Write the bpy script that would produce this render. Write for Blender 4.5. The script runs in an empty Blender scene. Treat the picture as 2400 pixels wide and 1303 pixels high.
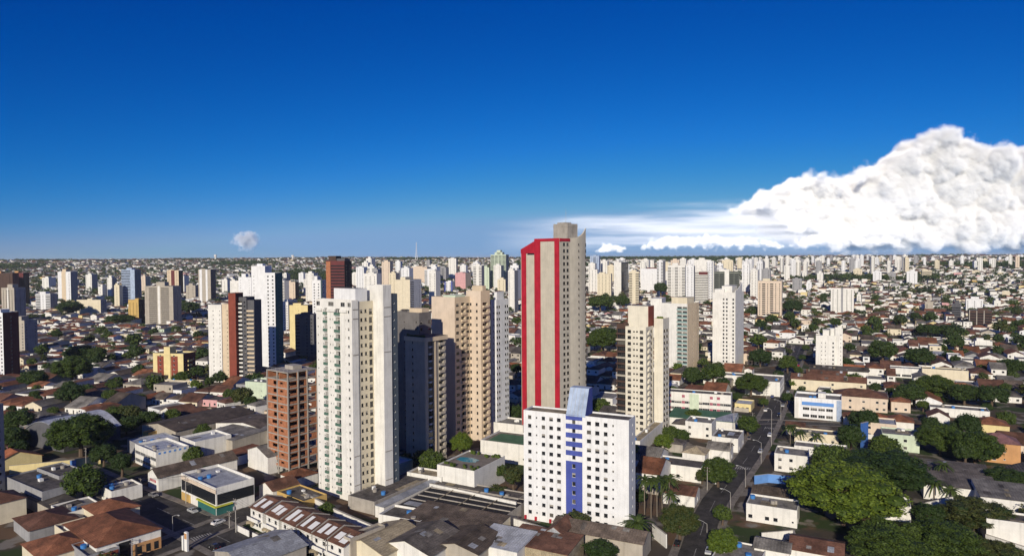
import bpy, bmesh, math, random
import numpy as np
from mathutils import Vector, Matrix
random.seed(7); rng = np.random.default_rng(7)
R = math.radians
C = bpy.context.scene.collection
S = bpy.context.scene

# ------------------------------------------------------------------ camera, sky, sun, exposure
H = 84.0; FPX = 1600.0; PITCH = R(1.70); ROLL = R(-0.36)
cam = bpy.data.cameras.new('camera'); cam.lens = 24; cam.sensor_width = 36
cam.clip_start = 1; cam.clip_end = 300000
CAM = bpy.data.objects.new('camera', cam); C.objects.link(CAM)
CM = Matrix.Translation((0, 0, H)) @ Matrix.Rotation(math.pi/2-PITCH, 4, 'X') @ Matrix.Rotation(ROLL, 4, 'Z')
CAM.matrix_world = CM; S.camera = CAM
S.view_settings.view_transform = 'Standard'; S.view_settings.look = 'None'
S.view_settings.exposure = 0.12; S.view_settings.gamma = 1.0
if hasattr(S, 'cycles'): S.cycles.volume_step_rate = 0.25; S.cycles.volume_max_steps = 512; S.cycles.volume_bounces = 3
SUN_AZ, SUN_EL = 194.0, 21.5
W = bpy.data.worlds.new('World'); S.world = W; W.use_nodes = True
def build_world():
    nt = W.node_tree; N = nt.nodes; L = nt.links; bg = N['Background']
    sk = N.new('ShaderNodeTexSky'); sk.sky_type = 'NISHITA'; sk.sun_disc = False
    sk.sun_elevation = R(SUN_EL); sk.sun_rotation = R(SUN_AZ)
    sk.air_density = 1.0; sk.dust_density = 0.3; sk.ozone_density = 8.0
    tc = N.new('ShaderNodeTexCoord'); sp = N.new('ShaderNodeSeparateXYZ'); cb = N.new('ShaderNodeCombineXYZ')
    mx = N.new('ShaderNodeMath'); mx.operation = 'MAXIMUM'; mx.inputs[1].default_value = 0.0
    ad = N.new('ShaderNodeMath'); ad.operation = 'ADD'; ad.inputs[1].default_value = 0.045
    L.new(tc.outputs['Generated'], sp.inputs[0]); L.new(sp.outputs[2], mx.inputs[0]); L.new(mx.outputs[0], ad.inputs[0])
    L.new(sp.outputs[0], cb.inputs[0]); L.new(sp.outputs[1], cb.inputs[1]); L.new(ad.outputs[0], cb.inputs[2])
    nz = N.new('ShaderNodeVectorMath'); nz.operation = 'NORMALIZE'
    L.new(cb.outputs[0], nz.inputs[0]); L.new(nz.outputs[0], sk.inputs[0])
    se = N.new('ShaderNodeSeparateColor'); co = N.new('ShaderNodeCombineColor'); L.new(sk.outputs[0], se.inputs[0])
    for i, (p, g) in enumerate(((4.9, 112.0), (1.80, 1.05), (1.12, 0.83))):   # camera film response: deeper blue overhead
        m = N.new('ShaderNodeMath'); m.operation = 'POWER'; m.inputs[1].default_value = p
        k = N.new('ShaderNodeMath'); k.operation = 'MULTIPLY'; k.inputs[1].default_value = g
        s0 = N.new('ShaderNodeMath'); s0.operation = 'MULTIPLY'; s0.inputs[1].default_value = 0.12
        L.new(se.outputs[i], s0.inputs[0]); L.new(s0.outputs[0], m.inputs[0]); L.new(m.outputs[0], k.inputs[0]); 
        k2 = N.new('ShaderNodeMath'); k2.operation = 'MULTIPLY'; k2.inputs[1].default_value = 1/0.12
        mn = N.new('ShaderNodeMath'); mn.operation = ('SMOOTH_MIN' if i == 0 else 'MINIMUM'); mn.inputs[2].default_value = .3; mn.inputs[1].default_value = (.225, .41, .70)[i]; L.new(k.outputs[0], mn.inputs[0]); L.new(mn.outputs[0], k2.inputs[0]); L.new(k2.outputs[0], co.inputs[i])
    L.new(co.outputs[0], bg.inputs[0]); bg.inputs[1].default_value = 0.10
build_world()
sun = bpy.data.lights.new('sun', 'SUN'); sun.energy = 4.2; sun.angle = R(0.5); sun.color = (1.0, 0.90, 0.74)
SUN = bpy.data.objects.new('sun', sun); C.objects.link(SUN)
SDIR = Vector((math.sin(R(SUN_AZ))*math.cos(R(SUN_EL)), math.cos(R(SUN_AZ))*math.cos(R(SUN_EL)), math.sin(R(SUN_EL))))
SUN.rotation_euler = SDIR.to_track_quat('Z', 'Y').to_euler(); SUN.location = SDIR*500 + Vector((0, 0, 200))

# ------------------------------------------------------------------ projection helpers (photo pixels, 2400 x 1303)
def ray(px, py):
    d = CM.to_3x3() @ Vector(((px-1200)/FPX, (651.5-py)/FPX, -1.0)); return d
def G(px, py, z=0.0):
    d = ray(px, py); t = (z-H)/d.z; return Vector((d.x*t, d.y*t, z))
def at_depth(px, py, Y):
    d = ray(px, py); t = Y/d.y; return Vector((d.x*t, Y, H+d.z*t))
CMI = CM.inverted()
def proj(p):
    q = CMI @ Vector(p)
    return (1200+FPX*q.x/-q.z, 651.5-FPX*q.y/-q.z) if q.z < -0.1 else (9e9, 9e9)
def sstep(a, b, x):
    t = np.clip((x-a)/(b-a), 0, 1); return t*t*(3-2*t)
def T(x, y):
    r = np.hypot(x, y); az = x/np.maximum(y, 1.0)
    und = np.sin(x*0.0021+1.0)*np.cos(y*0.0017+0.4)*7 + np.sin(x*0.0007+y*0.0005)*9
    left = sstep(0.25, -0.55, az)
    z = 62*sstep(900, 4600, r) + 13*sstep(4200, 9000, r) + und*sstep(900, 3000, r)*(1-0.6*sstep(4000, 8000, r))
    z = z - 14*left*sstep(350, 900, r)*(1-sstep(900, 2600, r)) + 8*left*sstep(3200, 5200, r)*(1-sstep(6000, 9000, r))
    return z
def Tz(x, y): return float(T(np.float64(x), np.float64(y)))

# ------------------------------------------------------------------ materials
def nt_mat(name):
    m = bpy.data.materials.new(name); m.use_nodes = True
    return m, m.node_tree.nodes, m.node_tree.links, m.node_tree.nodes['Principled BSDF']
def mat(name, col, rough=0.85, var=0.12, scale=0.25, streak=0.0, spec=0.3, fine=0.0, tint=None, coord='Object'):
    m, N, L, b = nt_mat(name)
    b.inputs['Roughness'].default_value = rough; b.inputs['Specular IOR Level'].default_value = spec
    tc = N.new('ShaderNodeTexCoord'); no = N.new('ShaderNodeTexNoise'); no.inputs['Scale'].default_value = scale; no.inputs['Detail'].default_value = 6; no.inputs['Roughness'].default_value = .65
    L.new(tc.outputs[coord], no.inputs['Vector'])
    mx = N.new('ShaderNodeMix'); mx.data_type = 'RGBA'
    lo = tint or [c*(1-2.2*var) for c in col]; hi = [min(.95, c*(1+var*.7)) for c in col]
    mx.inputs[6].default_value = (*lo, 1); mx.inputs[7].default_value = (*hi, 1)
    rp = N.new('ShaderNodeMapRange'); rp.inputs[1].default_value = .3; rp.inputs[2].default_value = .62
    L.new(no.outputs[0], rp.inputs[0]); L.new(rp.outputs[0], mx.inputs[0]); out = mx.outputs[2]
    if streak > 0:
        mp = N.new('ShaderNodeMapping'); mp.inputs['Scale'].default_value = (0.8, 0.8, 0.05)
        n2 = N.new('ShaderNodeTexNoise'); n2.inputs['Scale'].default_value = 1.3; n2.inputs['Detail'].default_value = 4
        L.new(tc.outputs[coord], mp.inputs[0]); L.new(mp.outputs[0], n2.inputs['Vector'])
        r2 = N.new('ShaderNodeMapRange'); r2.inputs[1].default_value = .5; r2.inputs[2].default_value = .75; r2.inputs[3].default_value = 1; r2.inputs[4].default_value = 1-streak
        m2 = N.new('ShaderNodeMix'); m2.data_type = 'RGBA'; m2.blend_type = 'MULTIPLY'; m2.inputs[0].default_value = 1
        L.new(n2.outputs[0], r2.inputs[0]); L.new(out, m2.inputs[6]); L.new(r2.outputs[0], m2.inputs[7]); out = m2.outputs[2]
    if fine > 0:
        n3 = N.new('ShaderNodeTexNoise'); n3.inputs['Scale'].default_value = 2.5; n3.inputs['Detail'].default_value = 3
        L.new(tc.outputs[coord], n3.inputs['Vector'])
        r3 = N.new('ShaderNodeMapRange'); r3.inputs[1].default_value = .35; r3.inputs[2].default_value = .7; r3.inputs[3].default_value = 1-fine; r3.inputs[4].default_value = 1+fine*.5
        m3 = N.new('ShaderNodeMix'); m3.data_type = 'RGBA'; m3.blend_type = 'MULTIPLY'; m3.inputs[0].default_value = 1
        L.new(n3.outputs[0], r3.inputs[0]); L.new(out, m3.inputs[6]); L.new(r3.outputs[0], m3.inputs[7]); out = m3.outputs[2]
    L.new(out, b.inputs['Base Color']); return m
def patch(m, amt):
    """replaced sheets and dirt: blocky tone steps over a roof"""
    nt = m.node_tree; N = nt.nodes; L = nt.links; b = N['Principled BSDF']; src = b.inputs['Base Color'].links[0].from_socket
    tc = N.new('ShaderNodeTexCoord'); oi = N.new('ShaderNodeObjectInfo'); ad = N.new('ShaderNodeVectorMath'); ad.operation = 'ADD'
    sc = N.new('ShaderNodeVectorMath'); sc.operation = 'SCALE'; sc.inputs['Scale'].default_value = 37.0; cb = N.new('ShaderNodeCombineXYZ'); L.new(oi.outputs['Random'], cb.inputs[0]); L.new(oi.outputs['Random'], cb.inputs[1]); L.new(cb.outputs[0], sc.inputs[0])
    L.new(tc.outputs['Object'], ad.inputs[0]); L.new(sc.outputs[0], ad.inputs[1])
    vo = N.new('ShaderNodeTexVoronoi'); vo.distance = 'CHEBYCHEV'; vo.inputs['Scale'].default_value = .55; vo.inputs['Randomness'].default_value = .7; L.new(ad.outputs[0], vo.inputs['Vector'])
    se = N.new('ShaderNodeSeparateColor'); L.new(vo.outputs['Color'], se.inputs[0]); mr = N.new('ShaderNodeMapRange'); mr.inputs[3].default_value = 1-amt*1.3; mr.inputs[4].default_value = 1+amt; L.new(se.outputs[0], mr.inputs[0])
    r2 = N.new('ShaderNodeMapRange'); r2.inputs[3].default_value = .72; r2.inputs[4].default_value = 1.28; L.new(oi.outputs['Random'], r2.inputs[0]); mu = N.new('ShaderNodeMath'); mu.operation = 'MULTIPLY'; L.new(mr.outputs[0], mu.inputs[0]); L.new(r2.outputs[0], mu.inputs[1])
    mx = N.new('ShaderNodeMix'); mx.data_type = 'RGBA'; mx.blend_type = 'MULTIPLY'; mx.inputs[0].default_value = 1; L.new(src, mx.inputs[6]); L.new(mu.outputs[0], mx.inputs[7]); L.new(mx.outputs[2], b.inputs['Base Color'])
def wavemat(name, col, period=1.0, depth=0.35, rough=0.85, var=0.2, axis='X', tint=None):
    """corrugated sheet / tile rows: bump bands across the roof plus weathering"""
    m = mat(name, col, rough, var, 0.18, fine=0.25, tint=tint); nt = m.node_tree; N = nt.nodes; L = nt.links; b = N['Principled BSDF']
    tc = N.new('ShaderNodeTexCoord'); wv = N.new('ShaderNodeTexWave'); wv.bands_direction = axis; wv.inputs['Scale'].default_value = 0.314/period; wv.inputs['Distortion'].default_value = .4
    L.new(tc.outputs['Object'], wv.inputs['Vector'])
    patch(m, .16)
    bp = N.new('ShaderNodeBump'); bp.inputs['Strength'].default_value = depth; bp.inputs['Distance'].default_value = .2
    L.new(wv.outputs[0], bp.inputs['Height']); L.new(bp.outputs[0], b.inputs['Normal']); return m
def glassmat(name, col, rough=0.08, spec=0.6):
    m, N, L, b = nt_mat(name); b.inputs['Base Color'].default_value = (*col, 1); b.inputs['Roughness'].default_value = rough; b.inputs['Specular IOR Level'].default_value = spec; return m
M = {}
M['white'] = mat('white_plaster', (.73, .715, .67), streak=.22, var=.06, fine=.05)
M['white2'] = mat('bluish_white_plaster', (.73, .735, .74), streak=.20, var=.05, fine=.05)
M['cream'] = mat('cream_plaster', (.66, .59, .44), streak=.12, var=.06)
M['beige'] = mat('beige_plaster', (.60, .49, .35), streak=.12, var=.06)
M['peach'] = mat('peach_plaster', (.63, .52, .41), streak=.15, var=.06)
M['concrete'] = mat('raw_concrete', (.36, .33, .29), streak=.25, var=.12)
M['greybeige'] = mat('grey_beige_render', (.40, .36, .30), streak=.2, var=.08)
M['towerbeige'] = mat('ribbed_beige_render', (.50, .46, .38), streak=.14, var=.06)
M['red'] = mat('red_cladding', (.40, .014, .032), rough=.65, var=.12, streak=.18)
M['lightcream'] = mat('light_cream_plaster', (.66, .62, .52), streak=.14, var=.06)
M['redbrown'] = mat('red_brown_tile', (.22, .055, .035), var=.1)
M['maroon'] = mat('maroon_tile', (.13, .035, .035), var=.1)
M['darkbrown'] = mat('dark_brown_tile', (.075, .045, .035), var=.15)
M['brickorange'] = mat('orange_clay_block', (.42, .17, .085), var=.16, scale=.6, fine=.3)
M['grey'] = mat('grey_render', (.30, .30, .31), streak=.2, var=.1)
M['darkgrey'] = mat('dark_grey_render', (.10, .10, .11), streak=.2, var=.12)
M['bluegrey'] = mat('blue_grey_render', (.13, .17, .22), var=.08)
M['slabwall'] = mat('shadow_dark_streaked_render', (.16, .15, .145), streak=.2, var=.1)  # base colour darkened to stand in for the white tower's shadow; streaks are stains
M['bluedark'] = mat('dark_blue_grey_render', (.07, .09, .115), var=.08)
M['blue'] = mat('deep_blue_paint', (.060, .085, .33), var=.08, streak=.15)
M['skyblue'] = mat('light_blue_paint', (.12, .27, .60), var=.08)
M['palebluegrey'] = mat('pale_blue_sheet', (.36, .44, .58), var=.14, streak=.2)
M['yellow'] = mat('pale_yellow_plaster', (.68, .57, .29), var=.07, streak=.12)
M['ochre'] = mat('ochre_plaster', (.52, .35, .12), var=.08, streak=.1)
M['lightgreen'] = mat('light_green_plaster', (.54, .62, .48), var=.08, streak=.15)
M['orange'] = mat('orange_plaster', (.50, .27, .12), var=.08, streak=.1)
M['pink'] = mat('pink_plaster', (.60, .34, .34), var=.08, streak=.1)
M['rosepanel'] = mat('rose_panel', (.36, .11, .15), var=.1)
M['olive'] = mat('olive_grey_render', (.13, .14, .12), var=.1)
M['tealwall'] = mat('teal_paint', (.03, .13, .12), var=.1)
M['greenpanel'] = mat('green_panel', (.10, .28, .13), var=.12)
M['acid'] = mat('acid_yellow_paint', (.46, .47, .05), var=.06)
M['tile'] = wavemat('weathered_clay_tiles', (.24, .098, .050), .45, .16, var=.25, axis='Y')
M['tilebrown'] = wavemat('dark_brown_tiles', (.15, .072, .046), .45, .16, var=.25, axis='Y')
M['tilered'] = wavemat('orange_clay_tiles', (.33, .115, .05), .45, .16, var=.22, axis='Y')
M['tilepink'] = wavemat('faded_pink_tiles', (.33, .17, .17), .45, .16, var=.2, axis='Y')
M['fibro'] = wavemat('grey_fibre_cement_sheet', (.20, .185, .165), .8, .45, var=.28)
M['fibrodark'] = wavemat('blackened_fibre_cement_sheet', (.115, .10, .088), .8, .45, var=.3)
M['fibrobrown'] = wavemat('brown_stained_fibre_cement_sheet', (.13, .10, .078), .8, .45, var=.28)
M['zinc'] = wavemat('pale_metal_sheet', (.42, .44, .47), .8, .35, rough=.5, var=.12)
M['tansheet'] = wavemat('tan_sheet', (.36, .30, .20), .8, .4, var=.15)
M['slab'] = mat('stained_concrete_slab', (.24, .225, .205), var=.25, scale=.4, fine=.25)
M['slabdark'] = mat('dark_bitumen_roof', (.11, .098, .088), var=.28, scale=.4, fine=.25)
M['roofgreen'] = mat('green_court_paint', (.065, .15, .085), var=.14)
M['glass'] = glassmat('dark_window_glass', (.018, .020, .024))
M['glassmid'] = glassmat('curtained_window_glass', (.10, .095, .085), .15)
M['glasslight'] = glassmat('blind_window_glass', (.30, .28, .25), .25)
M['greenglass'] = glassmat('green_tinted_glass', (.075, .15, .115), .12)
M['tealglass'] = glassmat('teal_tinted_glass', (.24, .38, .36), .12)
M['frame'] = mat('aluminium_frame', (.55, .55, .54), rough=.4, var=.03)
M['framewhite'] = mat('white_window_frame', (.75, .75, .73), rough=.5, var=.03)
M['framedark'] = mat('bronze_window_frame', (.07, .06, .05), rough=.4, var=.03)
M['asphalt'] = mat('worn_asphalt', (.058, .053, .049), var=.30, scale=.22, fine=.3, coord='Object')
M['pave'] = mat('concrete_pavement', (.22, .195, .165), var=.2, scale=.3, fine=.25)
M['paint'] = mat('white_road_paint', (.34, .33, .31), var=.35, scale=1.2)
M['bark'] = mat('bark', (.12, .085, .06), var=.2, scale=1.0)
M['palmbark'] = mat('palm_bark', (.20, .165, .13), var=.2, scale=1.0)
M['metal'] = mat('galvanised_metal', (.38, .38, .38), rough=.5, var=.06)
M['polecon'] = mat('pole_concrete', (.36, .34, .31), var=.1)
M['water'] = glassmat('pool_water', (.03, .28, .38), .05)
M['tyre'] = mat('rubber', (.02, .02, .02), var=.05)
M['lampglass'] = glassmat('lamp_lens', (.7, .7, .66), .2)
M['redlens'] = glassmat('tail_lamp', (.3, .01, .01), .2)
M['wallblue'] = mat('faded_blue_wall', (.045, .13, .40), var=.12, streak=.2)
M['tank'] = mat('blue_water_tank', (.05, .20, .50), var=.05)
M['shade'] = mat('black_shade_net', (.022, .022, .026), rough=.7, var=.25, scale=.15, fine=.3)
def leafmat(name, c1, c2, trans=.22):
    m, N, L, b = nt_mat(name); b.inputs['Roughness'].default_value = .6; b.inputs['Specular IOR Level'].default_value = .25
    tc = N.new('ShaderNodeNewGeometry'); no = N.new('ShaderNodeTexNoise'); no.inputs['Scale'].default_value = .45; no.inputs['Detail'].default_value = 5
    L.new(tc.outputs['Position'], no.inputs['Vector'])
    oi = N.new('ShaderNodeObjectInfo'); a = N.new('ShaderNodeMath'); a.operation = 'MULTIPLY_ADD'; a.inputs[1].default_value = .5; 
    L.new(oi.outputs['Random'], a.inputs[0]); s = N.new('ShaderNodeMath'); s.operation = 'SUBTRACT'; s.inputs[1].default_value = .25
    L.new(no.outputs[0], s.inputs[0]); L.new(s.outputs[0], a.inputs[2])
    mx = N.new('ShaderNodeMix'); mx.data_type = 'RGBA'; mx.inputs[6].default_value = (*c1, 1); mx.inputs[7].default_value = (*c2, 1); L.new(a.outputs[0], mx.inputs[0])
    L.new(mx.outputs[2], b.inputs['Base Color'])
    tr = N.new('ShaderNodeBsdfTranslucent'); L.new(mx.outputs[2], tr.inputs[0]); ms = N.new('ShaderNodeMixShader'); ms.inputs[0].default_value = trans
    L.new(b.outputs[0], ms.inputs[1]); L.new(tr.outputs[0], ms.inputs[2]); L.new(ms.outputs[0], N['Material Output'].inputs[0]); return m
M['leaf'] = leafmat('mid_green_leaves', (.042, .076, .012), (.100, .140, .024))
M['leafdark'] = leafmat('dark_green_leaves', (.024, .050, .012), (.058, .092, .020))
M['leafbright'] = leafmat('bright_green_leaves', (.075, .120, .013), (.150, .200, .022))
M['leafolive'] = leafmat('olive_leaves', (.052, .062, .016), (.095, .105, .030))
M['palm'] = leafmat('palm_fronds', (.040, .070, .014), (.085, .115, .030))
M['inner'] = leafmat('shade_dark_inner_leaves', (.014, .028, .007), (.028, .045, .010), .05)  # crown cores coloured darker than the leaves, as shade between the clumps
M['innerbright'] = leafmat('shade_dark_inner_bright_leaves', (.030, .055, .007), (.050, .080, .010), .05)

# ------------------------------------------------------------------ mesh builder and object helpers
class MB:
    def __init__(s): s.v = []; s.f = []; s.m = []
    def quad(s, a, b, c, d, m=0):
        n = len(s.v); s.v += [tuple(a), tuple(b), tuple(c), tuple(d)]; s.f.append((n, n+1, n+2, n+3)); s.m.append(m)
    def poly(s, pts, m=0):
        n = len(s.v); s.v += [tuple(p) for p in pts]; s.f.append(tuple(range(n, n+len(pts)))); s.m.append(m)
    def box(s, x0, x1, y0, y1, z0, z1, m=0, mt=None, bottom=True):
        n = len(s.v); s.v += [(x, y, z) for z in (z0, z1) for x, y in ((x0, y0), (x1, y0), (x1, y1), (x0, y1))]
        fs = [(0, 1, 5, 4), (1, 2, 6, 5), (2, 3, 7, 6), (3, 0, 4, 7), (4, 5, 6, 7)] + ([(3, 2, 1, 0)] if bottom else [])
        for k, f in enumerate(fs): s.f.append(tuple(n+i for i in f)); s.m.append((mt if mt is not None else m) if k == 4 else m)
    def prism(s, pts, z0, z1, m=0, mt=None):
        n = len(s.v); k = len(pts); s.v += [(p[0], p[1], z0) for p in pts] + [(p[0], p[1], z1) for p in pts]
        for i in range(k): j = (i+1) % k; s.f.append((n+i, n+j, n+k+j, n+k+i)); s.m.append(m)
        s.f.append(tuple(range(n+k, n+2*k))); s.m.append(m if mt is None else mt); s.f.append(tuple(range(n+k-1, n-1, -1))); s.m.append(m)
    def tube(s, pts, r0, r1=None, seg=8, m=0):
        r1 = r0 if r1 is None else r1; n0 = len(s.v); k = len(pts); pts = [Vector(p) for p in pts]
        for i, p in enumerate(pts):
            t = (pts[min(i+1, k-1)]-pts[max(i-1, 0)]).normalized(); a = t.cross(Vector((0, 0, 1)) if abs(t.z) < .9 else Vector((1, 0, 0))).normalized(); b = t.cross(a)
            r = r0+(r1-r0)*i/max(1, k-1)
            for q in range(seg): an = 2*math.pi*q/seg; s.v.append(tuple(p+a*r*math.cos(an)+b*r*math.sin(an)))
        for i in range(k-1):
            for q in range(seg):
                q2 = (q+1) % seg; s.f.append((n0+i*seg+q, n0+i*seg+q2, n0+(i+1)*seg+q2, n0+(i+1)*seg+q)); s.m.append(m)
        s.f.append(tuple(n0+q for q in range(seg))); s.m.append(m); s.f.append(tuple(n0+(k-1)*seg+q for q in range(seg-1, -1, -1))); s.m.append(m)
    def mesh(s, name, mats):
        me = bpy.data.meshes.new(name); me.from_pydata(s.v, [], s.f)
        for x in mats: me.materials.append(M[x] if isinstance(x, str) else x)
        if len(mats) > 1: me.polygons.foreach_set('material_index', s.m)
        me.update(); return me
    def build(s, name, mats, parent=None, loc=None):
        return link(name, s.mesh(name, mats), parent, loc)
def link(name, me, parent=None, loc=None, rz=0.0):
    o = bpy.data.objects.new(name, me); C.objects.link(o)
    if parent is not None: o.parent = parent
    if loc is not None: o.location = loc
    if rz: o.rotation_euler[2] = rz
    return o
def tag(o, label, cat, group=None, kind=None):
    if label: o['label'] = label
    if cat: o['category'] = cat
    if group: o['group'] = group
    if kind: o['kind'] = kind
    return o
def thing(name, label, cat, loc=(0, 0, 0), rz=0.0, group=None):
    o = bpy.data.objects.new(name, None); C.objects.link(o); o.location = loc; o.rotation_euler = (0, 0, rz); o.empty_display_size = .5
    return tag(o, label, cat, group)
def struct(name, mb, mats):
    o = mb.build(name, mats); o['kind'] = 'structure'; return o
def smooth(me):
    me.polygons.foreach_set('use_smooth', [True]*len(me.polygons)); return me
AUTO = []        # (object, phrase, position) whose label is finished at the end
RES = []         # reserved discs (x, y, r)
OCC = []         # picture boxes of large buildings (x0, x1, ytop, ybottom, Y)
LM = []          # landmarks for labels: (phrase, px, py)
UPV = Vector((0, 0, 1))
# ------------------------------------------------------------------ facades, windows and towers
def facade(mb, o, ux, w, h, holes, rev=.22, m=0, mrev=None):
    """wall rectangle with real openings and reveals; returns window places (centre, heading, w, h, style)"""
    o = Vector(o); ux = Vector(ux).normalized(); n = ux.cross(UPV); out = []
    hs = [(max(0.02, a), min(w-.02, b), max(.02, c), min(h-.02, d), s) for a, b, c, d, s in holes if b > .1 and a < w-.1 and d > .1 and c < h-.1]
    xs = sorted({0.0, w} | {round(v, 3) for q in hs for v in q[:2]}); zs = sorted({0.0, h} | {round(v, 3) for q in hs for v in q[2:4]})
    P = lambda x, z, dd=0.0: o + ux*x + UPV*z - n*dd
    for i in range(len(xs)-1):
        xm = (xs[i]+xs[i+1])/2; col = [q for q in hs if q[0] < xm < q[1]]; z0 = None
        for j in range(len(zs)-1):
            zm = (zs[j]+zs[j+1])/2; hole = any(q[2] < zm < q[3] for q in col)
            if hole:
                if z0 is not None: mb.quad(P(xs[i], z0), P(xs[i+1], z0), P(xs[i+1], zs[j]), P(xs[i], zs[j]), m); z0 = None
            elif z0 is None: z0 = zs[j]
        if z0 is not None: mb.quad(P(xs[i], z0), P(xs[i+1], z0), P(xs[i+1], h), P(xs[i], h), m)
    mr = m if mrev is None else mrev
    for a, b, c, d, s in hs:
        dp = 1.1 if s in 'bgB' else rev
        mb.quad(P(a, c), P(b, c), P(b, c, dp), P(a, c, dp), mr); mb.quad(P(a, d, dp), P(b, d, dp), P(b, d), P(a, d), mr)
        mb.quad(P(a, c), P(a, c, dp), P(a, d, dp), P(a, d), mr); mb.quad(P(b, c, dp), P(b, c), P(b, d), P(b, d, dp), mr)
        out.append((P((a+b)/2, (c+d)/2, dp-.04), math.atan2(ux.y, ux.x), b-a, d-c, s, P((a+b)/2, c)))
    return out
WM = {}
def window_mesh(w, h, var, fr):
    k = (round(w, 1), round(h, 1), var, fr)
    if k not in WM:
        w, h = k[0]+.04, k[1]+.04; mb = MB(); mb.quad((-w/2, 0, -h/2), (w/2, 0, -h/2), (w/2, 0, h/2), (-w/2, 0, h/2), 0)
        t = .055; fb = lambda x0, x1, z0, z1: mb.box(x0, x1, -.05, .0, z0, z1, 1)
        fb(-w/2, -w/2+t, -h/2, h/2); fb(w/2-t, w/2, -h/2, h/2); fb(-w/2+t, w/2-t, -h/2, -h/2+t); fb(-w/2+t, w/2-t, h/2-t, h/2)
        mb.box(-w/2-.06, w/2+.06, -.27, -.052, -h/2-.03, -h/2+.03, 1)
        nm = max(1, round(w/1.0)) if w > .9 else 0
        for i in range(1, nm): x = -w/2+w*i/nm; fb(x-t/2, x+t/2, -h/2+t, h/2-t)
        if var == 2: mb.quad((-w/2, -.012, 0), (w/2, -.012, 0), (w/2, -.012, h/2), (-w/2, -.012, h/2), 2)
        WM[k] = mb.mesh('window', [('glass', 'glassmid', 'glass')[var], fr, 'glasslight'])
    return WM[k]
BM = {}
def balcony_mesh(w, style, wallmat):
    k = (round(w, 1), style, wallmat)
    if k not in BM:
        w = k[0]; mb = MB(); d = .75; mb.box(-w/2-.1, w/2+.1, -d, -.01, -.14, 0, 0)
        g = 1
        mb.box(-w/2-.06, w/2+.06, -d+.02, -d+.07, .004, .95, g); mb.box(-w/2-.06, -w/2-.01, -d+.07, -.01, .004, .95, g); mb.box(w/2+.01, w/2+.06, -d+.07, -.01, .004, .95, g)
        BM[k] = mb.mesh('balcony', [wallmat, {'g': 'greenglass', 'b': wallmat, 'B': 'tealglass'}[style]])
    return BM[k]
def place_windows(root, wins, fr='frame', wallmat='white', prob=(.7, .2)):
    """each window (and balcony) its own part; past a hundred of a kind the smallest become one part"""
    for kind in ('window', 'balcony'):
        ws = [w for w in wins if (kind == 'window' or w[4] in 'bgB')]
        if not ws: continue
        ws.sort(key=lambda q: -q[2]*q[3]); extra = MB(); em = []
        for i, (p, a, w, h, s, sill) in enumerate(ws):
            if kind == 'window':
                u = random.random(); var = 0 if u < prob[0] else (1 if u < prob[0]+prob[1] else 2); me = window_mesh(w, h, var, fr); pos = p
            else: me = balcony_mesh(w, s, wallmat); pos = sill
            if i < 100: link(kind, me, root, pos, a)
            else:
                R3 = Matrix.Translation(pos) @ Matrix.Rotation(a, 4, 'Z'); n = len(extra.v); extra.v += [tuple(R3 @ v.co) for v in me.vertices]
                names = [x.name for x in me.materials]
                for pl in me.polygons:
                    nm = names[pl.material_index]
                    if nm not in em: em.append(nm)
                    extra.f.append(tuple(n+v for v in pl.vertices)); extra.m.append(em.index(nm))
        if extra.f: o = extra.build(kind, [bpy.data.materials[x] for x in em], root); o['kind'] = 'stuff'
def cells(pat, w, h, fh=3.0, z0=1.0, top=1.2, ww=1.3, wh=1.25, sill=1.0):
    """facade pattern, one letter a bay: . blank, s small, w window, W wide, b g B balconies, R ribbon"""
    if not pat: return []
    n = len(pat); cw = w/n; out = []; k = max(1, int((h-z0-top)/fh))
    for i, c in enumerate(pat):
        if c == '.': continue
        xc = cw*(i+.5)
        for j in range(k):
            zb = z0+j*fh
            if c == 's': a = min(.32, cw*.3); out.append((xc-a, xc+a, zb+1.35, zb+1.95, 's'))
            elif c == 'w': a = min(ww/2, cw*.4); out.append((xc-a, xc+a, zb+sill, zb+sill+wh, 'w'))
            elif c == 'W': a = cw*.42; out.append((xc-a, xc+a, zb+sill-.1, zb+sill+wh+.1, 'w'))
            elif c == 'R': a = cw*.495; out.append((xc-a, xc+a, zb+sill, zb+sill+wh+.1, 'w'))
            else: a = cw*.45; out.append((xc-a, xc+a, zb+.15, zb+2.45, c))
    return out
def flat_roof(root, x0, x1, y0, y1, z, parapet=.9, wall='white', roof='slab', name='roof'):
    mb = MB(); t = .22
    mb.quad((x0+t, y0+t, z-parapet), (x1-t, y0+t, z-parapet), (x1-t, y1-t, z-parapet), (x0+t, y1-t, z-parapet), 0)
    a = [(x0, y0), (x1, y0), (x1, y1), (x0, y1)]; b = [(x0+t, y0+t), (x1-t, y0+t), (x1-t, y1-t), (x0+t, y1-t)]
    for i in range(4):
        j = (i+1) % 4; mb.quad((*a[i], z), (*a[j], z), (*b[j], z), (*b[i], z), 1); mb.quad((*b[i], z), (*b[j], z), (*b[j], z-parapet), (*b[i], z-parapet), 1)
    return mb.build(name, [roof, wall], root)
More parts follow.
